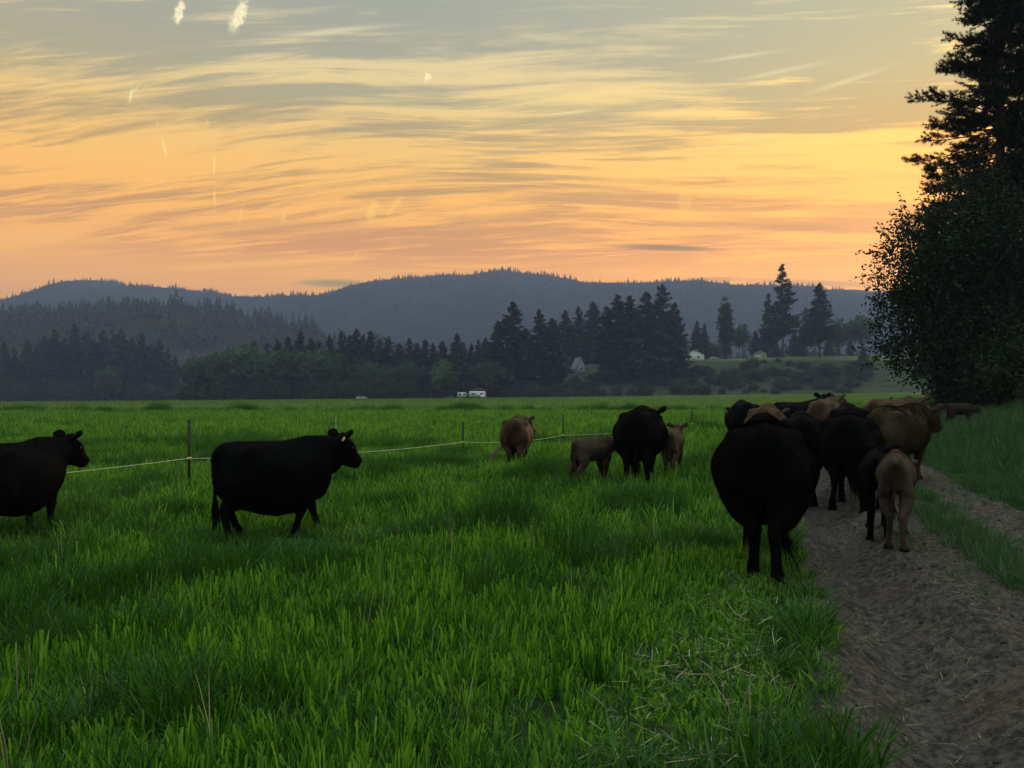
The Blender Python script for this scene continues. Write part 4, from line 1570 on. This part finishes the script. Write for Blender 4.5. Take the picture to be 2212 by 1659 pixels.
        nv_ = nn[ix] / (ar[ix][:, None] + 1e-9)
        flow = np.array([-.7, 0, -.75])[None] + g.randn(coat, 3) * .35
        flow -= nv_ * (flow * nv_).sum(1)[:, None]
        L = coatlen * (.5 + g.rand(coat)) * np.clip((p[:, 2] - .1) / .5, .3, 1)
        L = L * np.where(vnoise(p[:, 0] * 7, p[:, 2] * 7 + p[:, 1] * 5) > 0, 1.15, .85)
        tipv = p + nv_ * (L * .5)[:, None] + flow * (L * .8)[:, None]
        w = np.cross(nv_, flow)
        w /= np.linalg.norm(w, axis=1)[:, None] + 1e-9
        w *= np.clip(coatlen * .075, .0015, .003)
        VV = np.stack([p - w, p + w, tipv], 1).reshape(-1, 3)
        obj('coat', np_mesh('coat', VV, np.arange(3 * coat).reshape(-1, 3)), M[m], o)
    return o


def build_cattle():
    G1, G2, G3 = 'cattle walking off along the track', 'cattle standing in the meadow', 'calves with the herd'
    # --- on and beside the track
    cattle('cow', 'hefty round black cow seen from behind at the grassy edge of the rut, tail swinging', 2.47, 7.55, 18, 1.44, fat=1.02, legs=(.12, -.17, .22, -.05), spread=.58, tail=-.05,
           tailkick=-.38, voxel=.016, coat=60000, coatlen=.024, group=G1, lift=-.34, pitch=-.9)
    cattle('cow', 'black cow walking away on the track just ahead of the two calves', at(850, 11.3), 11.3, 27, 1.36, fat=.98, legs=(.10, -.10, -.12, .12), spread=1.25, tail=.0, tailkick=-.3,
           coat=36000, coatlen=.024, group=G1, lift=-.32, pitch=-.9)
    cattle('cow', 'black cow half hidden behind the hefty round cow on the track', at(801, 12.9), 12.9, 20, 1.44, fat=.92, legs=(.05, -.12, .1, 0), group=G1, lift=-.32, pitch=-.9, coat=16000)
    cattle('cow', 'black cow showing only its back above the cow ahead of the calves', at(848, 15.4), 15.4, 22, 1.42, fat=.95, group=G1, lift=-.30, pitch=-.8, coat=12000)
    cattle('cow', 'shaggy tan cow stepping across the track with its head out over the bank', at(897, 15.0), 15.0, 56, 1.44, m='tan', fat=.95, yaw=-.15, pitch=-.5, lift=-.10, legs=(.1, -.08, .1, -.1),
           coat=42000, coatlen=.05, group=G1, eyes=True, tail=.05)
    cattle('cow', 'reddish brown cow with a dark head behind the shaggy tan cow', at(892, 20.5), 20.5, 66, 1.42, m='brown', group=G1, lift=-.08, coat=9000, drop=-.1)
    cattle('cow', 'black cow at the field end of the herd with only rump and back showing', at(744, 20.5), 20.5, 10, 1.47, group=G1, lift=-.30, pitch=-.8, coat=9000)
    cattle('cow', 'dark brown cow with rim lit back behind the hefty round black cow', at(766, 17.5), 17.5, 24, 1.46, m='brown', group=G1, fat=.98, lift=-.22, pitch=-.6, yaw=-.5, coat=12000)
    cattle('cow', 'black cow in profile with raised head at the front of the herd', at(796, 24.5), 24.5, 74, 1.47, group=G1, lift=.12, yaw=.1, pitch=-.3, coat=6000)
    cattle('cow', 'tan cow seen from behind with one pricked ear, front of the herd', at(825, 24.0), 24.0, 35, 1.50, m='tan', group=G1, yaw=-.7, pitch=-.3, lift=0.0, coat=7000)
    cattle('calf', 'brown calf in the shade under the big dark tree on the bank', at(960, 29.5), 29.5, 88, .95, True, m='umber', group=G3, coat=5000, lift=-.2, pitch=-.6)
    # --- calves on the track
    cattle('calf', 'tan calf seen from behind walking up the strip between the ruts', 4.16, 8.35, 27, .97, True, fat=1.0, m='dun', legs=(.06, -.14, .0, .08), spread=.85, tail=.05, voxel=.018, coat=34000,
           coatlen=.02, group=G3, lift=-.28, pitch=-.9)
    cattle('calf', 'black calf tucked beside the tan calf on the track', 4.26, 9.0, 24, .97, True, m='black', legs=(.05, -.1, .1, -.02), voxel=.018, coat=18000, group=G3, lift=-.04, pitch=-.6, yaw=-.5)
    # --- in the meadow
    cattle('cow', 'lone rusty brown cow seen from behind near the fence wire', at(517, 18.6), 18.6, 6, 1.28, m='brown', fat=.92, legs=(.06, -.06, -.1, .1), yaw=-.6, pitch=-.4, lift=-.14, coat=14000, coatlen=.03,
           group=G2, tail=.45, tailkick=.5, tip='straw_hair')
    cattle('cow', 'black cow seen from behind between two brown calves in the meadow', at(640, 14.1), 14.1, 14, 1.43, fat=1.02, legs=(.06, -.06, -.1, .06), spread=1.25, yaw=-.62, pitch=-.45, lift=-.13, coat=26000,
           group=G2)
    cattle('calf', 'brown calf nosing under the flank of the black cow in the meadow', at(592, 13.8), 13.8, 46, .90, True, m='dun', legs=(-.05, .1, .12, -.08), yaw=-.1, pitch=-.35, lift=-.10, coat=14000, group=G3, fat=1.05)
    cattle('calf', 'brown calf half hidden on the far flank of the black meadow cow', at(673, 15.2), 15.2, 20, .97, True, m='tan', group=G3, pitch=-.2, lift=.02, coat=9000)
    cattle('cow', 'black cow with a yellow ear tag standing broadside in the long grass', at(275, 9.65), 9.65, 53, 1.24, deep=1.32, fat=1.04, legs=(.28, .04, .22, -.30), yaw=.06, pitch=-.6, lift=-.03, voxel=.018, coat=48000,
           coatlen=.024, group=G2, eyes=True, eartag=True)
    cattle('cow', 'black cow with its rump cut off by the frame edge, head turned', at(17, 9.6), 9.6, 4, 1.20, deep=1.34, fat=1.06, legs=(.05, -.05, .0, .05), yaw=-.45, pitch=-.62, lift=-.03, voxel=.018, coat=48000, coatlen=.024,
           group=G2, eyes=True)


M['straw_hair'] = hide_mat('pale_switch_hair', (.22, .16, .10, 1), (.34, .26, .17, 1), .7, .2)

# ------------------------------------------------------------------ fence


def build_fence():
    spots = [(-10.6, 8.3, 1.30, .55, 'dark steel fence post outside the herd'), (at(189.5, 14.3), 14.3, 1.32, .60, 'tall dark steel post with yellow insulator between the two big black cows'),
             (at(463, 22), 22, .98, .41, 'thin steel post by the lone rusty brown cow'), (at(563, 25.5), 25.5, 1.08, .42, 'steel post beyond the nosing brown calf'),
             (at(692, 32.5), 32.5, 1.10, .42, 'first small steel post past the black meadow cow'), (at(725, 36.5), 36.5, 1.08, .40, 'farthest small steel post beside the field end of the herd'),
             (at(775, 43), 43, 1.1, .42, 'steel post hidden behind the herd')]
    hooks = []
    for i, (x, y, h, wz, lab) in enumerate(spots):
        z = zs(x, y)
        if 0 < i < len(spots) - 1:
            r = empty('fence_post', (x, y, z), .1 * i)
            tag(r, lab, 'fence post', 'posts of the electric fence')
            b = MB()
            b.box((-.026, -.006, -.3), (.026, .006, h))
            b.box((-.006, .006, -.3), (.006, .045, h))
            obj('stake', b.mesh('stake'), M['steel'], r)
            b = MB()
            b.tube([(-.012, -.03, wz), (.05, -.032, wz + .005)], [.018, .014], n=8)
            b.box((-.03, -.024, wz - .03), (.03, .040, wz + .022))
            obj('insulator', b.mesh('insulator'), M['insul'], r)
        hooks.append(np.array([x, y - .035, z + wz]))
    w = MB()
    for a, b in zip(hooks[:-1], hooks[1:]):
        t = np.linspace(0, 1, 14)
        p = a[None] * (1 - t)[:, None] + b[None] * t[:, None]
        p[:, 2] -= .10 * 4 * t * (1 - t)
        w.tube(p, .0065, n=6)
    tag(obj('fence_wire', w.mesh('fence_wire'), M['rope']), 'pale electric fence wire strung from post to post across the meadow', 'wire')
    for (px, Y, h, r_, lab) in [(882, 31, 1.45, .10, 'stout wooden corner post behind the reddish brown cow'), (891, 31.3, 1.5, .08, 'slimmer wooden post beside the stout corner post')]:
        x = at(px, Y)
        b = MB()
        b.tube([(0, 0, -.4), (0, 0, h * .5), (0, 0, h - .02), (0, 0, h)], [r_, r_ * .97, r_ * .93, r_ * .7], n=10)
        o = obj('wooden_post', b.mesh('wooden_post'), M['wood'], None, (x, Y, zs(x, Y)))
        tag(o, lab, 'post')
    x, Y = at(336, 21), 21.0
    b = MB()
    b.tube([(0, 0, -.2), (0, 0, 1.2)], [.006, .004], n=6)
    b.tube([(0, 0, .42), (.03, 0, .45), (.05, 0, .43)], [.006, .006, .006], n=5)
    tag(obj('step_in_post', b.mesh('step_in_post'), M['rope'], None, (x, Y, zs(x, Y))), 'thin white rod post behind the head of the ear tagged cow', 'fence post')


# ------------------------------------------------------------------ far buildings and vehicles


def house(name, x, y, w, d, wall_h, roof_h, rotz, wm, rm, label, steep=False, windows=()):
    z = zs(x, y) - .2
    r = empty(name, (x, y, z), rotz)
    tag(r, label, 'house')
    b = MB()
    hw = w / 2
    b.prism([(-hw, -1), (hw, -1), (hw, wall_h), (0, wall_h + roof_h), (-hw, wall_h)], 0, d)
    obj('wall', b.mesh('wall'), wm, r)
    b = MB()
    o, t = .45, .18
    k = roof_h / hw
    for s in (-1, 1):
        b.prism([(0, wall_h + roof_h + .02), (0, wall_h + roof_h + t + .05), (s * (hw + o), wall_h - o * k + t), (s * (hw + o), wall_h - o * k + .02)], -.5, d + .5)
    rf = obj('roof', b.mesh('roof'), rm, r)
    b = MB()
    b.box((-.3 + hw * .4, d * .6, wall_h + roof_h * .5), (.3 + hw * .4, d * .6 + .6, wall_h + roof_h + .8))
    obj('chimney', b.mesh('chimney'), M['roofgrey'], rf)
    for (wx, wz, ww, wh) in windows:
        b = MB()
        b.box((wx - ww / 2, -.06, wz), (wx + ww / 2, .02, wz + wh))
        wf = obj('window', b.mesh('window'), M['whitewall'], r)
        b = MB()
        b.box((wx - ww / 2 + .08, -.075, wz + .08), (wx + ww / 2 - .08, -.055, wz + wh - .08))
        obj('pane', b.mesh('pane'), M['glass'], wf)
    return r


def trailer(x, y, L, H, rotz, label, cat='caravan', mat_='rvwhite'):
    z = zs(x, y)
    r = empty('camper_trailer', (x, y, z), rotz)
    tag(r, label, cat)
    b = MB()
    b.prism([(-L / 2, .55), (L / 2 - .3, .55), (L / 2, .9), (L / 2 - .15, H - .4), (L / 2 - .6, H), (-L / 2 + .2, H), (-L / 2, H - .3)], 0, 2.4)
    obj('body', b.mesh('body'), M[mat_], r)
    for (a, c) in ((-L * .3, .9), (L * .15, 1.2)):
        b = MB()
        b.box((a, -.03, 1.45), (a + c, .02, 2.1))
        obj('window', b.mesh('window'), M['glass'], r)
    b = MB()
    b.box((L * .02, -.03, .6), (L * .02 + .65, .015, 2.3))
    obj('door', b.mesh('door'), M['whitewall'], r)
    for a in (-.4, .5):
        b = MB()
        b.tube([(a, -.05, .35), (a, .25, .35)], [.35, .35], n=14, side=(1, 0, 0))
        obj('wheel', b.mesh('wheel'), M['tyre'], r)
    b = MB()
    b.tube([(L / 2, 1.2, .6), (L / 2 + 1.1, 1.2, .5)], [.06, .05], n=6)
    obj('tow_bar', b.mesh('tow_bar'), M['steel'], r)
    return r


def car(x, y, rotz, label, mat_='carpaint'):
    z = zs(x, y)
    r = empty('parked_car', (x, y, z), rotz)
    tag(r, label, 'car')
    b = MB()
    b.prism([(-2.2, .35), (2.2, .35), (2.25, .75), (1.2, .95), (.6, 1.42), (-1.0, 1.45), (-1.7, 1.0), (-2.25, .9)], 0, 1.75)
    obj('body', b.mesh('body'), M[mat_], r)
    b = MB()
    b.prism([(1.0, .98), (.55, 1.36), (-.95, 1.38), (-1.45, 1.0)], -.02, 1.77)
    obj('window', b.mesh('window'), M['glass'], r)
    for a in (-1.4, 1.4):
        for c in (-.04, 1.57):
            b = MB()
            b.tube([(a, c, .33), (a, c + .22, .33)], [.33, .33], n=14, side=(1, 0, 0))
            obj('wheel', b.mesh('wheel'), M['tyre'], r)
    return r


def build_buildings():
    Y = 398
    house('gabled_house', at(694.5, Y), Y, 9.8, 12, 3.0, 2.3, R(-10), M['whitewall'], M['roofbrown'], 'white gabled house with brown roof on the terrace of the bluff', windows=((-2.2, 1.0, 1.2, 1.1), (2.0, 1.0, 1.2, 1.1)))
    yy = np.linspace(325, 402, 300)
    Y = float(yy[np.argmin(np.abs(HY - (surf(at(581, yy), yy) - CAM_H) / yy * FPX - 374))])
    house('steep_roofed_house', at(581, Y), Y, 6.2, 9, 1.6, 6.6, R(12), M['bluewall'], M['roofgrey'], 'pale steep roofed house low among the conifers of the bluff', windows=((0, 2.2, 1.0, 1.2), (-1.5, .6, .9, 1.1)))
    Y = 405
    house('cabin', at(763, Y), Y, 4.4, 6, 2.6, 1.0, R(10), M['whitewall'], M['roofgrey'], 'small pale cabin under the loftiest pine', windows=((0, .9, 1.0, 1.0),))
    Y = 350
    house('shed', at(542, Y), Y, 4.0, 4, 2.0, .9, R(-10), M['bluewall'], M['roofgrey'], 'little pale shed in the shadow of the conifer stand')
    trailer(at(477.5, 315), 315, 7.0, 2.9, R(3), 'white camper trailer at the foot of the trees across the field')
    trailer(at(461.5, 316.5), 316.5, 3.6, 2.5, R(-8), 'shorter white trailer parked behind the bush next to the camper trailer')
    Y = 322
    x = at(478, Y)
    r = empty('open_shed', (x, Y, zs(x, Y)))
    tag(r, 'low open shed with red roof behind the white camper trailer', 'shed')
    b = MB()
    b.prism([(-4, 3.3), (4, 3.3), (4.2, 3.45), (0, 4.2), (-4.2, 3.45)], 0, 5)
    obj('roof', b.mesh('roof'), M['redroof'], r)
    for sx in (-3.8, 3.8):
        for sy in (.2, 4.8):
            b = MB()
            b.box((sx - .1, sy - .1, -.2), (sx + .1, sy + .1, 3.3))
            obj('post', b.mesh('post'), M['wood'], r)
    car(at(485.5, 313), 313, R(80), 'small pale car parked at the end of the white camper trailer')
    car(at(715, 403), 403, R(5), 'silver car parked on the terrace between white house and poplar')
    car(at(361.5, 309), 309, R(6), 'pale car half lost in the dark grove of leafy trees')


# ------------------------------------------------------------------ build
build_near_trees()
build_cattle()
build_fence()
build_buildings()
build_midground_trees()
hill_forest('hill_forest', f_near, 7500, 478, 800, 6, 17, (-.80, .35), .16, 31)
hill_forest('valley_forest', lambda x, y: np.maximum(f_near(x, y), ground(x, y)), 900, 450, 570, 9, 18, (-.66, -.03), 0, 33)
hill_forest('ridge_forest', f_back, 20000, 1150, 2000, 4, 14, (-.78, .75), .30, 32)
build_grass()

# ------------------------------------------------------------------ the evening air
hm, HN = mat('evening_haze')
pv = HN.n('ShaderNodeVolumePrincipled')
pv.inputs['Color'].default_value = (.45, .57, 1.0, 1)
pv.inputs['Density'].default_value = 3.1e-4
pv.inputs['Anisotropy'].default_value = 0.0
ho = HN.n('ShaderNodeOutputMaterial')
HN.t.links.new(pv.outputs[0], ho.inputs['Volume'])
hb_ = MB()
hb_.box((-3300, -120, -7), (3300, 2660, 366))
hz = obj('haze', hb_.mesh('haze'), hm)
tag(hz, kind='stuff')

mm, MN = mat('valley_mist')
mv = MN.n('ShaderNodeVolumePrincipled')
mv.inputs['Color'].default_value = (.86, .90, .95, 1)
mv.inputs['Density'].default_value = 6.0e-4
mo = MN.n('ShaderNodeOutputMaterial')
MN.t.links.new(mv.outputs[0], mo.inputs['Volume'])
mb_ = MB()
mb_.ball((-250, 530, -8), (250, 80, 42), 16)
tag(obj('mist', mb_.mesh('mist', True), mm), kind='stuff')
